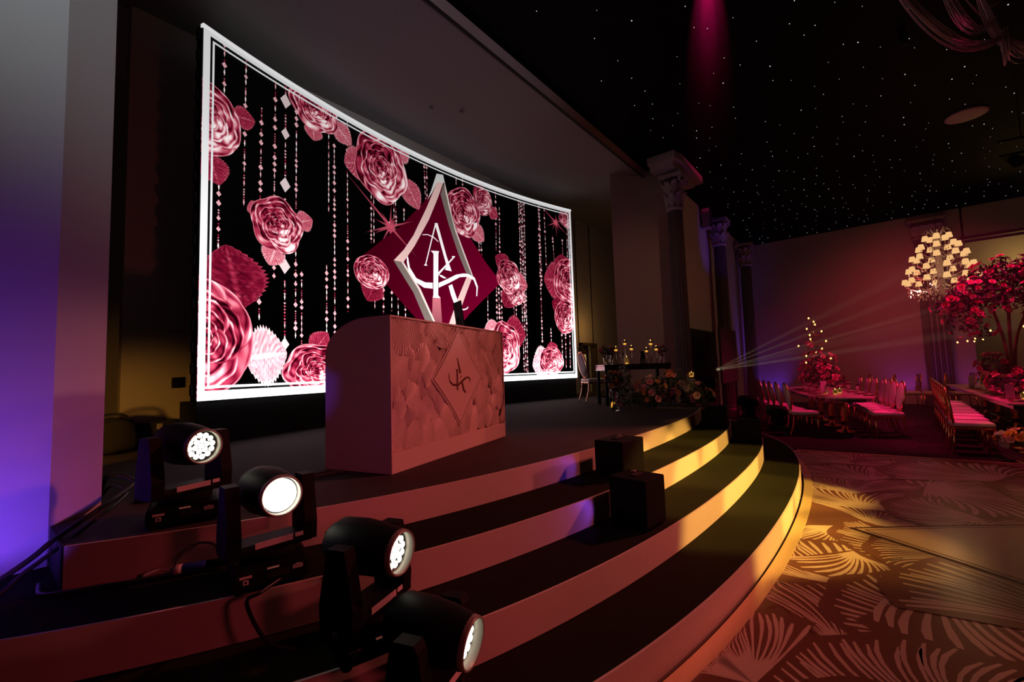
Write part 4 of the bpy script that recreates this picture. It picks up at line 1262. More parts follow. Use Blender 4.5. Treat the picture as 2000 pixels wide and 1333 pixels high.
def foliage(blobs, n, size, seed):
    rg = random.Random(seed)
    mb = MB()
    tot = sum(b[3] * b[4] * b[5] for b in blobs)
    for b in blobs:
        for _ in range(max(8, int(n * b[3] * b[4] * b[5] / tot))):
            d = Vector((rg.gauss(0, 1), rg.gauss(0, 1), rg.gauss(0, 1))).normalized() * rg.uniform(0.45, 1.0)
            c = Vector((b[0] + d.x * b[3], b[1] + d.y * b[4], b[2] + d.z * b[5]))
            u = Vector((rg.gauss(0, 1), rg.gauss(0, 1), rg.gauss(0, 1))).normalized()
            v = u.orthogonal().normalized()
            s = size * rg.uniform(0.6, 1.3)
            w_ = u.cross(v) * 0.12 * s
            mb.add([c - u * s, c + v * s * 0.4 + w_, c + u * s, c - v * s * 0.4 + w_], [(0, 1, 2, 3)])
    return mb

def bouquet(parent, blobs, nb, palette, rb, seed, nleaf=500, leafm='leaf', lsize=0.06, base=Vector((0, 0, 0))):
    rg = random.Random(seed)
    bl = [(b[0] - base.x, b[1] - base.y, b[2] - base.z, *b[3:]) for b in blobs]
    f = build('foliage', foliage(bl, nleaf, lsize, seed), M[leafm], parent); f['kind'] = 'stuff'
    ws = [b[3] * b[4] + b[4] * b[5] + b[3] * b[5] for b in bl]
    for _ in range(nb):
        b = rg.choices(bl, ws)[0]
        d = Vector((rg.gauss(0, 1), rg.gauss(0, 1), rg.gauss(0, 1) * 0.9 + 0.15)).normalized()
        c = Vector((b[0] + d.x * b[3], b[1] + d.y * b[4], b[2] + d.z * b[5]))
        q = rb * rg.uniform(0.65, 1.25)
        rot = d.to_track_quat('Z', 'Y').to_euler()
        put('bloom', BL[rg.choice(palette)][rg.randint(0, 1)], None, parent, c, rot, (q, q, q))

def glass_vase(parent, r, h, loc=(0, 0, 0), name='vase'):
    return build(name, MB().lathe([(r * 0.75, 0.0), (r * 0.8, 0.012), (r * 0.55, h * 0.35), (r * 0.8, h * 0.8), (r, h), (r * 0.93, h), (r * 0.72, h * 0.8), (r * 0.48, h * 0.35), (r * 0.7, 0.02), (0, 0.02)], 20, loc), M['glass'], parent, True)

# ------------------------------------------------------------------ chairs
def oval_chair(frame, back, label, group):
    t = empty('oval_back_chair'); tag(t, label, 'chair', group)
    seat = MB().cbox((0, 0.0, 0.455), (0.45, 0.44, 0.07), 0.025)
    smooth_by_angle(build('seat', seat, M['cushion'], t), 40)
    build('seat_frame', MB().cbox((0, 0, 0.405), (0.455, 0.445, 0.035), 0.01), M[frame], t)
    for sx in (-1, 1):
        build('leg', MB().tube([(sx * 0.20, 0.19, 0.39), (sx * 0.20, 0.195, 0.2), (sx * 0.20, 0.20, 0.0)], [0.019, 0.015, 0.011], 8), M[frame], t, True)
        build('leg', MB().tube(interp([(sx * 0.19, -0.20, 0.42), (sx * 0.195, -0.22, 0.22), (sx * 0.205, -0.29, 0.0)], 4), [0.02 - 0.001 * k for k in range(9)], 8), M[frame], t, True)
    tl = math.radians(-10)
    Rm = Matrix.Rotation(-tl, 4, 'X')
    N = 32
    ring = []
    for k in range(N + 1):
        a = 2 * math.pi * k / N
        p = Rm @ Vector((0.205 * math.cos(a), 0, 0.265 * math.sin(a)))
        ring.append((p.x, p.y - 0.245, p.z + 0.775))
    build('back_frame', MB().tube(ring, 0.016, 8, False), M[frame], t, True)
    V = []; F = []
    for yy_, s in ((-0.022, 0.5), (-0.016, 0.94), (0.016, 0.94), (0.03, 0.55)):
        for k in range(N):
            a = 2 * math.pi * k / N
            p = Rm @ Vector((0.20 * s * math.cos(a), yy_, 0.26 * s * math.sin(a)))
            V.append((p.x, p.y - 0.245, p.z + 0.775))
    for i in range(3):
        for k in range(N):
            F.append((i * N + k, i * N + (k + 1) % N, (i + 1) * N + (k + 1) % N, (i + 1) * N + k))
    F += [tuple(range(N - 1, -1, -1)), tuple(3 * N + k for k in range(N))]
    build('backrest', MB().add(V, F), M[back], t, True)
    for sx in (-1, 1):
        build('back_post', MB().tube([(sx * 0.06, -0.205, 0.41), (sx * 0.06, -0.215, 0.53)], 0.014, 8), M[frame], t, True)
    return t

def set_at(o, x, y, z, face):
    o.location = (x, y, z)
    o.rotation_euler = (0, 0, math.atan2(face[1], face[0]) - math.pi / 2)
    return o

proto = oval_chair('gold', 'cushion', 'x', 'oval-back chairs around the long flower table')
ordn = ['first', 'second', 'third', 'fourth', 'fifth', 'sixth', 'seventh', 'eighth', 'ninth']
left_row = [(10.45, 1.06), (10.98, 1.29), (11.52, 1.50), (12.10, 1.70), (12.75, 1.92)]
right_row = [(10.75, -0.20), (11.33, -0.12), (11.90, -0.06), (12.46, 0.02), (13.03, 0.16), (13.60, 0.28), (14.18, 0.44)]
first = True
for rowp, side, face in ((left_row, 'stage side', (0.33, -0.94)), (right_row, 'far side', (-0.22, 0.97))):
    for k, (x, y) in enumerate(rowp):
        c = proto if first else copy_tree(proto)
        first = False
        c['label'] = f'gold oval-back chair, {ordn[k]} from the dance floor on the {side} of the flower table'
        set_at(c, x, y, 0, face)
sc_ = oval_chair('rosegold', 'darkcushion', 'rose gold oval-back chair with grey back at the stage table', 'stage table chairs')
set_at(sc_, 8.02, 4.36, STG, (0.75, -0.62))

# ornate gold lattice chairs of the second table
def lattice_chair():
    t = empty('lattice_chair'); tag(t, 'x', 'chair', 'gold lattice chairs of the second banquet table')
    smooth_by_angle(build('seat', MB().cbox((0, 0, 0.46), (0.44, 0.44, 0.06), 0.022), M['cushion'], t), 40)
    build('seat_frame', MB().cbox((0, 0, 0.415), (0.445, 0.445, 0.035), 0.008), M['gold'], t)
    for sx in (-1, 1):
        build('leg', MB().tube([(sx * 0.20, 0.20, 0.41), (sx * 0.20, 0.20, 0.0)], [0.016, 0.012], 8), M['gold'], t, True)
        build('leg', MB().tube([(sx * 0.20, -0.20, 0.41), (sx * 0.205, -0.24, 0.0)], [0.016, 0.012], 8), M['gold'], t, True)
        build('back_post', MB().tube([(sx * 0.20, -0.20, 0.40), (sx * 0.20, -0.23, 0.72), (sx * 0.195, -0.26, 0.98)], [0.016, 0.015, 0.013], 8), M['gold'], t, True)
    build('stretcher', MB().tube([(-0.20, 0.2, 0.28), (0.20, 0.2, 0.28)], 0.009, 6).tube([(-0.2, -0.21, 0.28), (0.2, -0.21, 0.28)], 0.009, 6), M['gold'], t)
    build('top_rail', MB().tube([(-0.20, -0.26, 0.97), (-0.1, -0.263, 1.0), (0.1, -0.263, 1.0), (0.20, -0.26, 0.97)], 0.015, 8), M['gold'], t, True)
    lat = MB()
    rg = random.Random(9)
    for k in range(5):
        x = -0.15 + 0.075 * k
        lat.tube([(x, -0.212, 0.50), (x * 0.9 + rg.uniform(-.03, .03), -0.235, 0.74), (x, -0.26, 0.98)], 0.008, 6)
    for k in range(6):
        pts = []
        cx_, cz_ = rg.uniform(-.13, .13), 0.56 + 0.07 * k
        for j in range(11):
            a = 2 * math.pi * j / 10
            pts.append((cx_ + 0.05 * math.cos(a), -0.22 - 0.09 * (cz_ - 0.5), cz_ + 0.05 * math.sin(a)))
        lat.tube(pts, 0.007, 6, False)
    build('back_lattice', lat, M['gold'], t)
    return t
lc = lattice_chair()
for k in range(8):
    c = lc if k == 0 else copy_tree(lc)
    c['label'] = f'gold lattice-back chair, {ordn[k]} from the dance floor at the second table'
    set_at(c, 9.42 + 0.60 * k, -1.14 - 0.03 * k, 0, (0.03, -1))

# ------------------------------------------------------------------ banquet tables
TA = math.radians(15)
tb = empty('banquet_table', (12.55, 0.82, 0), TA); tag(tb, 'long oval mirrored banquet table loaded with flowers', 'table')
el = [(2.35 * math.copysign(abs(math.cos(a)) ** 0.8, math.cos(a)), 0.60 * math.copysign(abs(math.sin(a)) ** 0.8, math.sin(a))) for a in np.linspace(0, 2 * math.pi, 48, endpoint=False)]
build('table_top', MB().prism(el, 0.735, 0.76), M['tabletop'], tb)
build('apron', MB().prism([(x * 0.97, y * 0.94) for x, y in el], 0.67, 0.735), M['mirror'], tb)
for sx in (-1.5, -0.5, 0.5, 1.5):
    build('turned_leg', MB().lathe([(0.16, 0.0), (0.16, 0.04), (0.05, 0.08), (0.06, 0.2), (0.09, 0.25), (0.05, 0.31), (0.09, 0.38), (0.05, 0.45), (0.085, 0.52), (0.06, 0.6), (0.12, 0.67)], 16, (sx, 0, 0)), M['gold'], tb, True)
t2 = empty('banquet_table', (12.7, -2.12, 0), 0.0); tag(t2, 'second long straight banquet table under the flower tree', 'table')
build('table_top', MB().cbox((0, 0, 0.748), (6.4, 1.15, 0.03), 0.008), M['tabletop'], t2)
build('apron', MB().box((0, 0, 0.70), (6.25, 1.02, 0.065)), M['mirror'], t2)
for sx in (-2.8, -1.4, 0, 1.4, 2.8):
    build('turned_leg', MB().lathe([(0.16, 0.0), (0.16, 0.04), (0.05, 0.08), (0.06, 0.2), (0.09, 0.25), (0.05, 0.31), (0.09, 0.38), (0.05, 0.45), (0.085, 0.52), (0.06, 0.6), (0.12, 0.67)], 16, (sx, -0.05, 0)), M['gold'], t2, True)

def on_t1(u, v):
    return (12.55 + u * math.cos(TA) - v * math.sin(TA), 0.82 + u * math.sin(TA) + v * math.cos(TA))
# place settings
pl = mesh_of('plate', MB().lathe([(0.0, 0.004), (0.07, 0.004), (0.125, 0.016), (0.13, 0.018), (0.125, 0.012), (0.07, 0.0), (0, 0)], 24), True); pl.materials.append(M['rosegold'])
gl = mesh_of('wine_glass', MB().lathe([(0.032, 0.0), (0.005, 0.006), (0.005, 0.09), (0.03, 0.12), (0.036, 0.16), (0.03, 0.21), (0.028, 0.21), (0.033, 0.16), (0.027, 0.124), (0, 0.105)], 12), True); gl.materials.append(M['glass'])
def place(mesh, name, label, cat, group, x, y, z):
    o = put(name, mesh, None, None, (x, y, z)); tag(o, label, cat, group); return o
for k in range(5):
    for s, sd in ((1, 'stage side'), (-1, 'far side')):
        u = -1.75 + 0.62 * k
        x, y = on_t1(u, s * 0.40)
        place(pl, 'dinner_plate', f'gold rimmed plate, {ordn[k]} along the {sd} of the oval table', 'plate', 'plates on the oval table', x, y, 0.76)
        x, y = on_t1(u + 0.20, s * 0.25)
        place(gl, 'wine_glass', f'wine glass by the {ordn[k]} plate along the {sd} of the oval table', 'glass', 'glasses on the oval table', x, y, 0.76)
for k in range(7):
    x, y = 9.85 + 0.62 * k, -1.74
    place(pl, 'dinner_plate', f'gold rimmed plate, {ordn[k]} from the dance floor on the straight table', 'plate', 'plates on the straight table', x, y, 0.763)
    place(gl, 'wine_glass', f'wine glass by the {ordn[k]} plate from the dance floor on the straight table', 'glass', 'glasses on the straight table', x + 0.2, y - 0.12, 0.763)
def menu_card(x, y, z, rz, h, label):
    t = empty('menu_card', (x, y, z), rz); tag(t, label, 'card', 'table menu cards')
    build('card', MB().cbox((0, 0, h / 2 + 0.015), (0.12, 0.004, h), 0.001), M['label'], t)
    build('card_foot', MB().cbox((0, 0, 0.01), (0.06, 0.04, 0.02), 0.004), M['gold'], t)
x, y = on_t1(-1.05, 0.22)
menu_card(x, y, 0.76, math.radians(-55), 0.26, 'white menu card standing on the oval table')
menu_card(10.1, -1.68, 0.763, math.radians(-60), 0.24, 'near white menu card standing on the straight table')
menu_card(13.6, -1.72, 0.763, math.radians(-60), 0.26, 'far white menu card standing on the straight table')

# centrepiece of the oval table
x, y = on_t1(0.05, 0.0)
cpc = empty('floral_centrepiece', (x, y, 0.76)); tag(cpc, 'low pink rose centrepiece spread along the oval table', 'flowers')
bs = []
for (u, v, z, a, b, c) in ((-0.75, 0, 1.00, .38, .30, .16), (-0.1, 0.05, 1.10, .45, .36, .32), (0.6, 0, 1.07, .5, .36, .24), (0.0, 0, 1.45, .30, .26, .26), (1.2, 0.0, 1.10, .45, .34, .30), (0.75, 0.0, 1.42, .36, .30, .28), (0.3, 0.1, 1.75, .20, .18, .2)):
    px_, py_ = on_t1(u, v); bs.append((px_, py_, z, a, b, c))
bouquet(cpc, bs, 150, ['b_pink', 'b_pink', 'b_rose', 'b_peach'], 0.062, 31, 900, 'leaf', 0.05, Vector((x, y, 0.76)))
# tall tealight tower behind it
def light_tower(x, y, z, h, n, r, label, seed):
    t = empty('tealight_tower', (x, y, z)); tag(t, label, 'candle stand')
    rg = random.Random(seed)
    build('base', MB().lathe([(0.09, 0), (0.09, 0.015), (0.015, 0.03)], 16), M['gold'], t)
    build('pole', MB().tube([(0, 0, 0.02), (0, 0, h)], 0.008, 6), M['gold'], t)
    for k in range(n):
        zz = h * (0.30 + 0.70 * (k + 0.5) / n)
        rr_ = r * (1.15 - 0.9 * k / n) * rg.uniform(0.5, 1.0); a = k * 2.4
        px_, py_ = rr_ * math.cos(a), rr_ * math.sin(a)
        arm = build('arm', MB().tube([(0, 0, zz - 0.05), (px_ * 0.7, py_ * 0.7, zz - 0.04), (px_, py_, zz)], 0.005, 5), M['gold'], t)
        build('cup', MB().lathe([(0.012, zz), (0.026, zz + 0.01), (0.028, zz + 0.05)], 10, (px_, py_, 0)), M['glass'], arm, True)
        build('flame', MB().lathe([(0.0, zz + 0.012), (0.013, zz + 0.022), (0.008, zz + 0.04), (0, zz + 0.055)], 8, (px_, py_, 0)), M['e_flame'], arm, True)
x, y = on_t1(0.15, 0.10)
light_tower(x, y, 0.76, 1.75, 15, 0.42, 'tall gold tealight tower rising from the oval table flowers', 4)
x, y = on_t1(-0.35, -0.1)
def votive(x, y, z, label, h=0.06, glow=True):
    t = empty('votive_candle', (x, y, z)); tag(t, label, 'candle', 'votive candles')
    build('cup', MB().lathe([(0.03, 0), (0.036, 0.005), (0.04, h), (0.036, h), (0.03, 0.01), (0, 0.01)], 14), M['glass'], t, True)
    build('wax', MB().lathe([(0.028, 0.008), (0.03, h * 0.55), (0, h * 0.55)], 12), M['e_glow'], t)
    build('flame', MB().lathe([(0, h * 0.55), (0.012, h * 0.7), (0.006, h * 1.05), (0, h * 1.3)], 8), M['e_flame'], t, True)
for k, (u, v) in enumerate(((-0.95, 0.0), (-0.78, -0.12), (-0.82, 0.13), (-1.2, 0.05))):
    x, y = on_t1(u, v); votive(x, y, 0.76, f'glowing votive candle, {ordn[k]} of the near cluster on the oval table', 0.09)

# flower tree on the straight table
ft = empty('flower_tree', (11.6, -1.98, 0.763)); tag(ft, 'tall blossom tree centrepiece with deep pink canopy on the straight table', 'flowers')
for (dx, dy) in ((-0.05, 0.0), (0.05, 0.02), (0.0, -0.05)):
    build('trunk', MB().tube(interp([(dx, dy, 0.0), (dx * 1.2, dy, 0.5), (dx * 2.2, dy * 2, 1.0), (dx * 5, dy * 6, 1.6)], 4), 0.022, 8), M['stem'], ft, True)
rgb_ = random.Random(77)
blobs = [(11.6, -1.98, 2.72, .55, .60, .38), (11.3, -1.62, 2.55, .42, .42, .32), (11.2, -1.42, 2.15, .30, .30, .34), (11.3, -1.62, 1.95, .18, .2, .22), (11.5, -2.05, 3.0, .5, .5, .22), (11.6, -2.5, 2.75, .5, .5, .38), (11.9, -1.75, 2.62, .4, .4, .32), (11.2, -2.3, 2.4, .4, .45, .3), (11.3, -1.28, 2.42, .28, .30, .22)]
bouquet(ft, blobs, 285, ['b_pink', 'b_rose', 'b_rose', 'b_pink', 'b_peach'], 0.055, 41, 2200, 'leaf', 0.05, Vector((11.6, -1.98, 0.763)))
for k in range(16):
    a = rgb_.uniform(0, 6.28); rr_ = rgb_.uniform(0.3, 0.75); zt_ = rgb_.uniform(0.95, 1.25)
    px_, py_ = rr_ * math.cos(a) - 0.15, rr_ * math.sin(a) + 0.1
    hgr = build('hanger', MB().tube([(px_, py_, zt_ + 0.03), (px_, py_, 1.55)], 0.002, 4), M['gold'], ft)
    build('tealight', MB().lathe([(0, zt_ - 0.01), (0.014, zt_), (0.010, zt_ + 0.02), (0, zt_ + 0.03)], 8, (px_, py_, 0)), M['e_flame'], hgr, True)
lowb = empty('floral_centrepiece', (11.3, -1.95, 0.763)); tag(lowb, 'low pink flowers round the foot of the blossom tree', 'flowers')
bouquet(lowb, [(11.0, -1.85, 0.98, .35, .28, .16), (11.6, -1.95, 1.0, .4, .32, .25), (11.55, -1.75, 1.28, .25, .22, .22), (12.3, -2.0, 1.01, .4, .3, .18), (10.6, -2.05, 0.95, .25, .25, .12)], 110, ['b_pink', 'b_pink', 'b_peach', 'b_rose'], 0.058, 51, 800, 'leaf', 0.05, Vector((11.3, -1.95, 0.763)))
for k, (x, y) in enumerate(((10.55, -1.9), (10.7, -2.25), (10.4, -2.2), (11.2, -2.35))):
    votive(x, y, 0.763, f'glowing votive candle, {ordn[k]} from the dance floor on the straight table', 0.09)

# bowl of golden flowers on a pedestal by the dance floor edge
gb = empty('flower_bowl', (9.02, -1.58, 0)); tag(gb, 'gold pedestal bowl of yellow flowers beside the dance floor', 'flowers')
build('bowl', MB().lathe([(0.03, 0.12), (0.12, 0.15), (0.22, 0.23), (0.21, 0.235), (0.11, 0.17), (0.0, 0.16)], 24), M['gold'], gb, True)
build('pedestal', MB().lathe([(0.11, 0.0), (0.10, 0.02), (0.03, 0.04), (0.025, 0.12)], 20), M['gold'], gb, True)
bouquet(gb, [(9.02, -1.58, 0.33, .24, .24, .11), (8.96, -1.44, 0.30, .14, .14, .08)], 60, ['b_yellow', 'b_yellow', 'b_peach', 'b_white'], 0.055, 61, 260, 'leaf', 0.05, Vector((9.02, -1.58, 0)))
spot('bowl_spot_lamp', (8.0, -0.5, 5.8), (9.2, -1.6, 0.3), 120, (1.0, 0.62, 0.15), 9, 0.5, 0.03)

# background chairs near the far wall
bgc = [copy_tree(lc) for _ in range(5)]
for k, c in enumerate(bgc):
    c['group'] = 'chairs along the far wall'
    c['label'] = f'gold lattice-back chair in violet light by the far wall, {ordn[k]} from the left'
    set_at(c, 17.4, 0.2 - 0.55 * k, 0, (0.2, 1) if k % 2 else (-0.2, 1))

# ------------------------------------------------------------------ chandelier
ch = empty('chandelier', (13.5, -1.40, 2.85)); tag(ch, 'crystal chandelier with many lit cream shades in front of the pilaster', 'chandelier')
build('rod', MB().tube([(0, 0, 0.1), (0, 0, 3.17)], 0.006, 8), M['blackm'], ch)
build('spindle', MB().lathe([(0.0, -0.05), (0.05, 0.0), (0.03, 0.10), (0.09, 0.2), (0.04, 0.4), (0.07, 0.7), (0.03, 1.0), (0.08, 1.25), (0.02, 1.4)], 14), M['crystal'], ch, True)
shade_me = mesh_of('shade', MB().lathe([(0.066, -0.055), (0.044, 0.055)], 14, caps=False), True); shade_me.materials.append(M['e_shade'])
shade_me.polygons.foreach_get('use_smooth', [False] * len(shade_me.polygons))
crys = MB()
rg = random.Random(12)
for (rr_, zz, n) in ((0.60, 0.36, 12), (0.52, 0.62, 10), (0.44, 0.88, 9), (0.33, 1.10, 7), (0.20, 1.30, 5)):
    for k in range(n):
        a = 2 * math.pi * (k + 0.3 * zz) / n
        ca, sa = math.cos(a), math.sin(a)
        arm = build('arm', MB().tube(interp([(0.04 * ca, 0.04 * sa, zz - 0.12), (rr_ * 0.5 * ca, rr_ * 0.5 * sa, zz - 0.24), (rr_ * 0.95 * ca, rr_ * 0.95 * sa, zz - 0.16), (rr_ * ca, rr_ * sa, zz - 0.06)], 3), 0.006, 6), M['crystal'], ch, True)
        put('shade', shade_me, None, arm, (rr_ * ca, rr_ * sa, zz))
        for j in range(5):
            q = rr_ * rg.uniform(0.3, 1.05); zc = zz - 0.20 - rg.uniform(0, 0.14)
            crys.lathe([(0, zc - 0.035), (0.011, zc), (0, zc + 0.02)], 5, (q * math.cos(a + rg.uniform(-.2, .2)), q * math.sin(a + rg.uniform(-.2, .2)), 0))
for k in range(150):
    a = rg.uniform(0, 6.28); q = rg.uniform(0.05, 0.62); zc = rg.uniform(-0.05, 0.22) - 0.1 * (1 - q / 0.62)
    crys.lathe([(0, zc - 0.05), (0.013, zc), (0, zc + 0.025)], 5, (q * math.cos(a), q * math.sin(a), 0))
for k in range(8):
    a = 2 * math.pi * k / 8
    crys.tube([(0.03 * math.cos(a), 0.03 * math.sin(a), 1.30), (0.16 * math.cos(a), 0.16 * math.sin(a), 1.50), (0.22 * math.cos(a), 0.22 * math.sin(a), 1.42)], 0.012, 6)
o = build('crystal_drops', crys, M['crystal'], ch); o['kind'] = 'stuff'
point('chandelier_glow_lamp', (13.5, -1.40, 3.2), 22, (1.0, 0.58, 0.24), 0.5)

# ------------------------------------------------------------------ draped crystal chandelier at the top right
sw = empty('draped_chandelier', (7.9, -1.35, 5.6)); tag(sw, 'unlit draped bead-strand chandelier hanging at the upper right of the ceiling', 'chandelier')
B0 = Vector((7.9, -1.35, 5.6))
def swag(p, q, sag, n, wdt, seed):
    rg = random.Random(seed)
    mb = MB()
    p, q = Vector(p) - B0, Vector(q) - B0
    for k in range(n):
        j = Vector((rg.uniform(-wdt, wdt), rg.uniform(-wdt, wdt), rg.uniform(-wdt, wdt) * 0.6))
        sg = sag * rg.uniform(0.80, 1.06)
        pts = []
        for i in range(17):
            t = i / 16
            c = p.lerp(q, t) + j * math.sin(math.pi * t) ** 0.5
            c.z -= sg * 4 * t * (1 - t)
            pts.append(c)
        mb.tube(pts, 0.0042, 4, False)
    o = build('bead_swag', mb, M['crystal'], sw); o['kind'] = 'stuff'
swag((6.1, -0.42, 5.72), (8.1, -1.62, 5.52), 0.50, 26, 0.055, 1)
swag((6.9, -0.95, 5.95), (8.0, -1.55, 5.75), 0.40, 16, 0.08, 2)
swag((8.1, -1.62, 5.52), (9.0, -2.6, 5.75), 0.35, 22, 0.06, 3)
swag((7.6, -1.35, 5.95), (8.15, -1.62, 5.40), 0.06, 18, 0.05, 4)
swag((8.1, -1.62, 5.5), (8.6, -2.2, 5.9), 0.45, 14, 0.10, 5)
mb = MB()
for k in range(26):
    a = random.uniform(0, 6.28); q = random.uniform(0.0, 0.05)
    c = Vector((8.1 + q * math.cos(a), -1.62 + q * math.sin(a), 0)) - B0
    mb.tube([(c.x, c.y, 5.60 - 5.6), (c.x * 0.9 + 0.1 * (8.1 - 7.9), c.y * 0.9 + 0.1 * (-0.27), 5.12 - 5.6 + random.uniform(0, .2))], 0.0042, 4, False)
o = build('bead_tassel', mb, M['crystal'], sw); o['kind'] = 'stuff'
build('ceiling_rose', MB().lathe([(0.0, 0.34), (0.10, 0.36), (0.16, 0.42)], 20, (0.15, -0.2, 0)), M['blackm'], sw, True)
for (px_, py_, pz_) in ((6.1, -0.42, 5.72), (6.9, -0.95, 5.95), (8.1, -1.62, 5.55), (9.0, -2.6, 5.75), (8.6, -2.2, 5.9), (7.6, -1.35, 5.95)):
    build('suspension_wire', MB().tube([(px_ - B0.x, py_ - B0.y, pz_ - B0.z), (px_ - B0.x, py_ - B0.y, 0.42)], 0.002, 5), M['blackm'], sw)
# small lit fixtures on the ceiling
def ceiling_lamp(loc, target, em, label, r=0.07):
    t = empty('ceiling_spotlight', loc); tag(t, label, 'spotlight')
    t.rotation_euler = (Vector(target) - Vector(loc)).to_track_quat('-Z', 'Y').to_euler()
    build('can', MB().lathe([(0.0, 0.18), (r * 0.8, 0.17), (r, 0.05), (r, -0.02), (r * 0.9, -0.02)], 20), M['black'], t, True)
    build('lens', MB().lathe([(0.0, -0.012), (r * 0.88, -0.012), (r * 0.88, 0.0)], 20), em, t)
    build('bracket', MB().tube([(r + 0.01, 0, 0.06), (r + 0.01, 0, 0.24), (-r - 0.01, 0, 0.24), (-r - 0.01, 0, 0.06)], 0.008, 6), M['black'], t)
ceiling_lamp((12.0, -2.40, 5.02), (6.0, -3.5, 0.0), emat('white_spot_lens', (1, 1, 1), 3.0, False), 'white lit spotlight high at the right edge by the ceiling', 0.10)
tr = tag(build('lighting_truss', MB().tube([(12.1, -2.2, 5.22), (12.5, -6.0, 5.22)], 0.025, 8).tube([(12.1, -2.2, 5.50), (12.5, -6.0, 5.50)], 0.025, 8).tube([(12.15, -2.6, 5.22), (12.2, -2.9, 5.50)], 0.012, 6).tube([(12.2, -2.9, 5.50), (12.25, -3.3, 5.22)], 0.012, 6).tube([(12.25, -3.3, 5.22), (12.3, -3.8, 5.5)], 0.012, 6).tube([(12.12, -2.5, 5.5), (12.12, -2.5, 6.02)], 0.01, 6).tube([(12.4, -5.0, 5.5), (12.4, -5.0, 6.02)], 0.01, 6), M['blackm']), 'black lighting truss carrying the spotlight at the right edge', 'truss')
ceiling_lamp((8.05, -0.70, 5.86), (9.5, -1.0, 0.0), M['e_pink'], 'small pink lit ceiling spot beside the draped chandelier', 0.035)

# ------------------------------------------------------------------ sweetheart table on the stage
ta = (7.30, 3.76); tbp = (8.30, 2.88)
ang = math.atan2(tbp[1] - ta[1], tbp[0] - ta[0])
LT = math.hypot(tbp[0] - ta[0], tbp[1] - ta[1])
swt = empty('sweetheart_table', (ta[0], ta[1], STG), ang); tag(swt, 'mirror-black table on the stage behind the flowers', 'table')
build('table_top', MB().cbox((LT / 2, 0.25, 0.745), (LT, 0.52, 0.03), 0.006), M['mirror'], swt)
build('apron', MB().box((LT / 2, 0.25, 0.69), (LT - 0.02, 0.50, 0.08)), M['mirror'], swt)
for sx in (0.05, LT - 0.05):
    for sy in (0.05, 0.45):
        build('leg', MB().box((sx, sy, 0.325), (0.05, 0.05, 0.65)), M['black'], swt)
def on_sw(u, v):
    return (ta[0] + u * math.cos(ang) - v * math.sin(ang), ta[1] + u * math.sin(ang) + v * math.cos(ang))
def tall_candle(u, v, h, label):
    x, y = on_sw(u, v)
    t = empty('candle_holder', (x, y, 1.52)); tag(t, label, 'candle', 'stemmed candle holders on the stage table')
    build('stem', MB().lathe([(0.035, 0.0), (0.006, 0.008), (0.006, h - 0.06), (0.02, h - 0.05)], 12), M['glass'], t, True)
    build('cup', MB().lathe([(0.02, h - 0.05), (0.036, h - 0.03), (0.04, h + 0.03), (0.037, h + 0.03), (0.033, h - 0.03), (0, h - 0.04)], 14), M['glass'], t, True)
    build('wax', MB().lathe([(0.025, h - 0.038), (0.03, h - 0.012), (0, h - 0.012)], 12), M['e_glow'], t)
    build('flame', MB().lathe([(0, h - 0.012), (0.016, h + 0.005), (0.008, h + 0.035), (0, h + 0.055)], 8), M['e_flame'], t, True)
for k, (u, v, h) in enumerate(((0.33, 0.2, 0.30), (0.55, 0.28, 0.42), (0.62, 0.15, 0.31), (1.02, 0.15, 0.40), (1.08, 0.28, 0.41), (1.00, 0.3, 0.27), (1.10, 0.10, 0.29))):
    tall_candle(u, v, h, f'lit stemmed candle holder, {ordn[k]} from the oval-back chair on the stage table')
x, y = on_sw(0.50, 0.12)
votive(x, y, 1.52, 'amber glowing cup candle standing low on the stage table', 0.13)
for k, (u, v) in enumerate(((0.14, 0.12), (0.24, 0.16), (0.42, 0.12))):
    x, y = on_sw(u, v)
    place(gl, 'wine_glass', f'clear wine glass, {ordn[k]} from the oval-back chair on the stage table', 'glass', 'glasses on the stage table', x, y, 1.52)
x, y = on_sw(0.86, 0.2)
tag(build('glass_cylinder', MB().lathe([(0.055, 1.52), (0.055, 1.76), (0.051, 1.76), (0.051, 1.53), (0, 1.53)], 20, (x, y, 0)), M['glass'], None, True), 'tall clear glass cylinder on the stage table', 'vase')
def table_vase(u, v, label, pal, seed):
    x, y = on_sw(u, v)
    t = empty('flower_vase', (x, y, 1.52)); tag(t, label, 'vase', 'dark flower vases on the stage table')
    glass_vase(t, 0.04, 0.16)
    bouquet(t, [(x, y, 1.78, .09, .09, .09)], 12, pal, 0.035, seed, 70, 'leaf', 0.035, Vector((x, y, 1.52)))
table_vase(0.12, 0.25, 'vase of dark red flowers at the chair end of the stage table', ['b_rose'], 71)
table_vase(0.28, 0.33, 'second vase of dark red flowers on the stage table', ['b_rose', 'b_orange'], 72)
table_vase(1.27, 0.22, 'vase of dark flowers at the column end of the stage table', ['b_rose', 'b_orange'], 73)
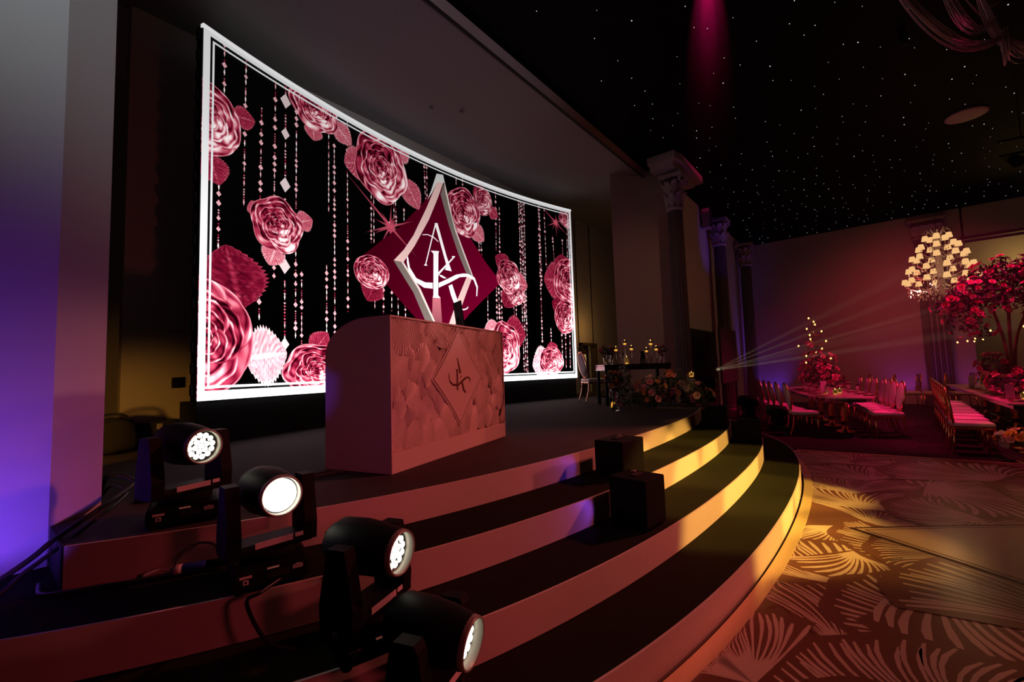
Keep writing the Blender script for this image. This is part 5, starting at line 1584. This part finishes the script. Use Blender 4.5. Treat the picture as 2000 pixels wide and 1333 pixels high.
# floor flowers in front of the table
sf = empty('floor_flowers', (7.55, 2.75, STG)); tag(sf, 'large floor arrangement of orange and peach roses at the stage edge', 'flowers')
bouquet(sf, [(7.25, 3.30, 0.98, .26, .24, .22), (7.55, 2.95, 1.02, .30, .28, .28), (7.8, 2.65, 1.08, .28, .26, .30), (7.75, 2.38, 0.98, .26, .24, .24), (7.70, 2.18, 0.92, .20, .16, .15), (7.35, 2.98, 0.88, .26, .26, .13)], 95, ['b_orange', 'b_peach', 'b_orange', 'b_pink', 'b_peach', 'b_rose'], 0.058, 81, 1100, 'leaf', 0.05, Vector((7.55, 2.75, STG)))
for k, b in enumerate(((7.22, 3.34, 1.30, .13, .12, .22), (7.60, 2.36, 1.12, .16, .14, .14))):
    f = build('pale_foliage', foliage([(b[0] - 7.55, b[1] - 2.75, b[2] - STG, *b[3:])], 240, 0.035, 90 + k), M['paleleaf'], sf); f['kind'] = 'stuff'
fv = empty('floor_vase', (6.57, 3.21, STG)); tag(fv, 'clear glass floor vase of dark flowers left of the stage table', 'vase')
glass_vase(fv, 0.075, 0.36)
bouquet(fv, [(6.57, 3.21, 1.26, .16, .15, .14)], 20, ['b_rose', 'b_orange'], 0.045, 95, 160, 'leaf', 0.045, Vector((6.57, 3.21, STG)))
x, y = 7.15, 3.55
fv2 = empty('floor_vase', (x, y, STG)); tag(fv2, 'slim amber glass floor vase beside the stage table leg', 'vase')
build('vase', MB().lathe([(0.05, 0), (0.05, 0.3), (0.046, 0.3), (0.046, 0.012), (0, 0.012)], 18), M['glass'], fv2, True)
build('candle', MB().lathe([(0.03, 0.012), (0.03, 0.16), (0, 0.16)], 14), M['e_glow'], fv2)
votive(7.52, 2.28, 1.27, 'single lit candle glowing at the right end of the floor flowers', 0.07)

# ------------------------------------------------------------------ loose things along the side wall
t = empty('loudspeaker', (13.1, 3.29, 5.35)); tag(t, 'pale wall loudspeaker mounted high between the first two columns', 'speaker')
build('cabinet', MB().cbox((0, 0, 0.28), (0.30, 0.20, 0.56), 0.02), M['stonelight'], t)
build('grille', MB().cbox((0, -0.105, 0.28), (0.25, 0.012, 0.50), 0.01), M['hessian'], t)
build('bracket', MB().box((0, 0.125, 0.28), (0.06, 0.05, 0.1)), M['black'], t)
t = empty('display_board', (12.1, 2.72, 0.0), math.radians(3)); tag(t, 'dark backed display board standing by the side wall behind the lights', 'board')
build('panel', MB().cbox((0, 0, 1.68), (2.1, 0.06, 1.36), 0.02), M['hessian'], t)
for sx in (-0.8, 0.8):
    build('leg', MB().tube([(sx, 0, 0.0), (sx, 0, 1.0)], 0.025, 8), M['black'], t)
    build('foot', MB().cbox((sx, 0, 0.015), (0.08, 0.6, 0.03), 0.006), M['black'], t)
t = empty('floor_uplighter', (17.25, 2.55, 0.0)); tag(t, 'violet floor uplighter at the foot of the third column', 'uplighter', 'violet floor uplighters')
build('can', MB().lathe([(0.10, 0.0), (0.11, 0.02), (0.11, 0.20), (0.10, 0.21)], 20), M['black'], t, True)
build('lens', MB().lathe([(0.0, 0.205), (0.095, 0.205), (0.095, 0.195)], 20), M['e_blue'], t)
t = copy_tree(t); t.location = (16.2, 2.25, 0.0); t['label'] = 'violet floor uplighter nearest the oval-back chairs'
spot('violet_column_uplight', (17.25, 2.55, 0.3), (17.33, 3.1, 2.2), 60, (0.2, 0.08, 1.0), 56, 0.9, 0.05)

# ------------------------------------------------------------------ hanging haze over the banquet with light beams from the far moving head
hz = bpy.data.materials.new('thin_stage_haze'); hz.use_nodes = True
ht = hz.node_tree; ht.nodes.clear()
hv = ht.nodes.new('ShaderNodeVolumeScatter'); ho = ht.nodes.new('ShaderNodeOutputMaterial')
hv.inputs['Color'].default_value = (1, 1, 1, 1); hv.inputs['Density'].default_value = 0.008; hv.inputs['Anisotropy'].default_value = 0.2
ht.links.new(hv.outputs[0], ho.inputs['Volume'])
tag(build('stage_haze', MB().box((13.75, -1.5, 1.88), (10.2, 9.0, 3.7)), hz), 'thin smoky haze hanging over the banquet tables', 'haze', kind='stuff')
src = Vector((8.93, 2.30, 1.34))
for (px_, py_, pz_, ww_, aa_) in ((13.5, -1.30, 2.55, 40000, 1.6), (13.5, -0.95, 2.95, 22000, 2.0), (13.5, -0.80, 2.25, 16000, 2.0), (13.5, -1.0, 1.90, 14000, 2.4), (13.5, -1.7, 1.95, 16000, 2.2), (13.5, -0.7, 3.35, 13000, 2.6), (13.5, -1.5, 2.25, 14000, 1.6)):
    spot('haze_beam_lamp', src, (px_, py_, pz_), ww_, (1.0, 0.80, 0.50), aa_, 0.6, 0.01)
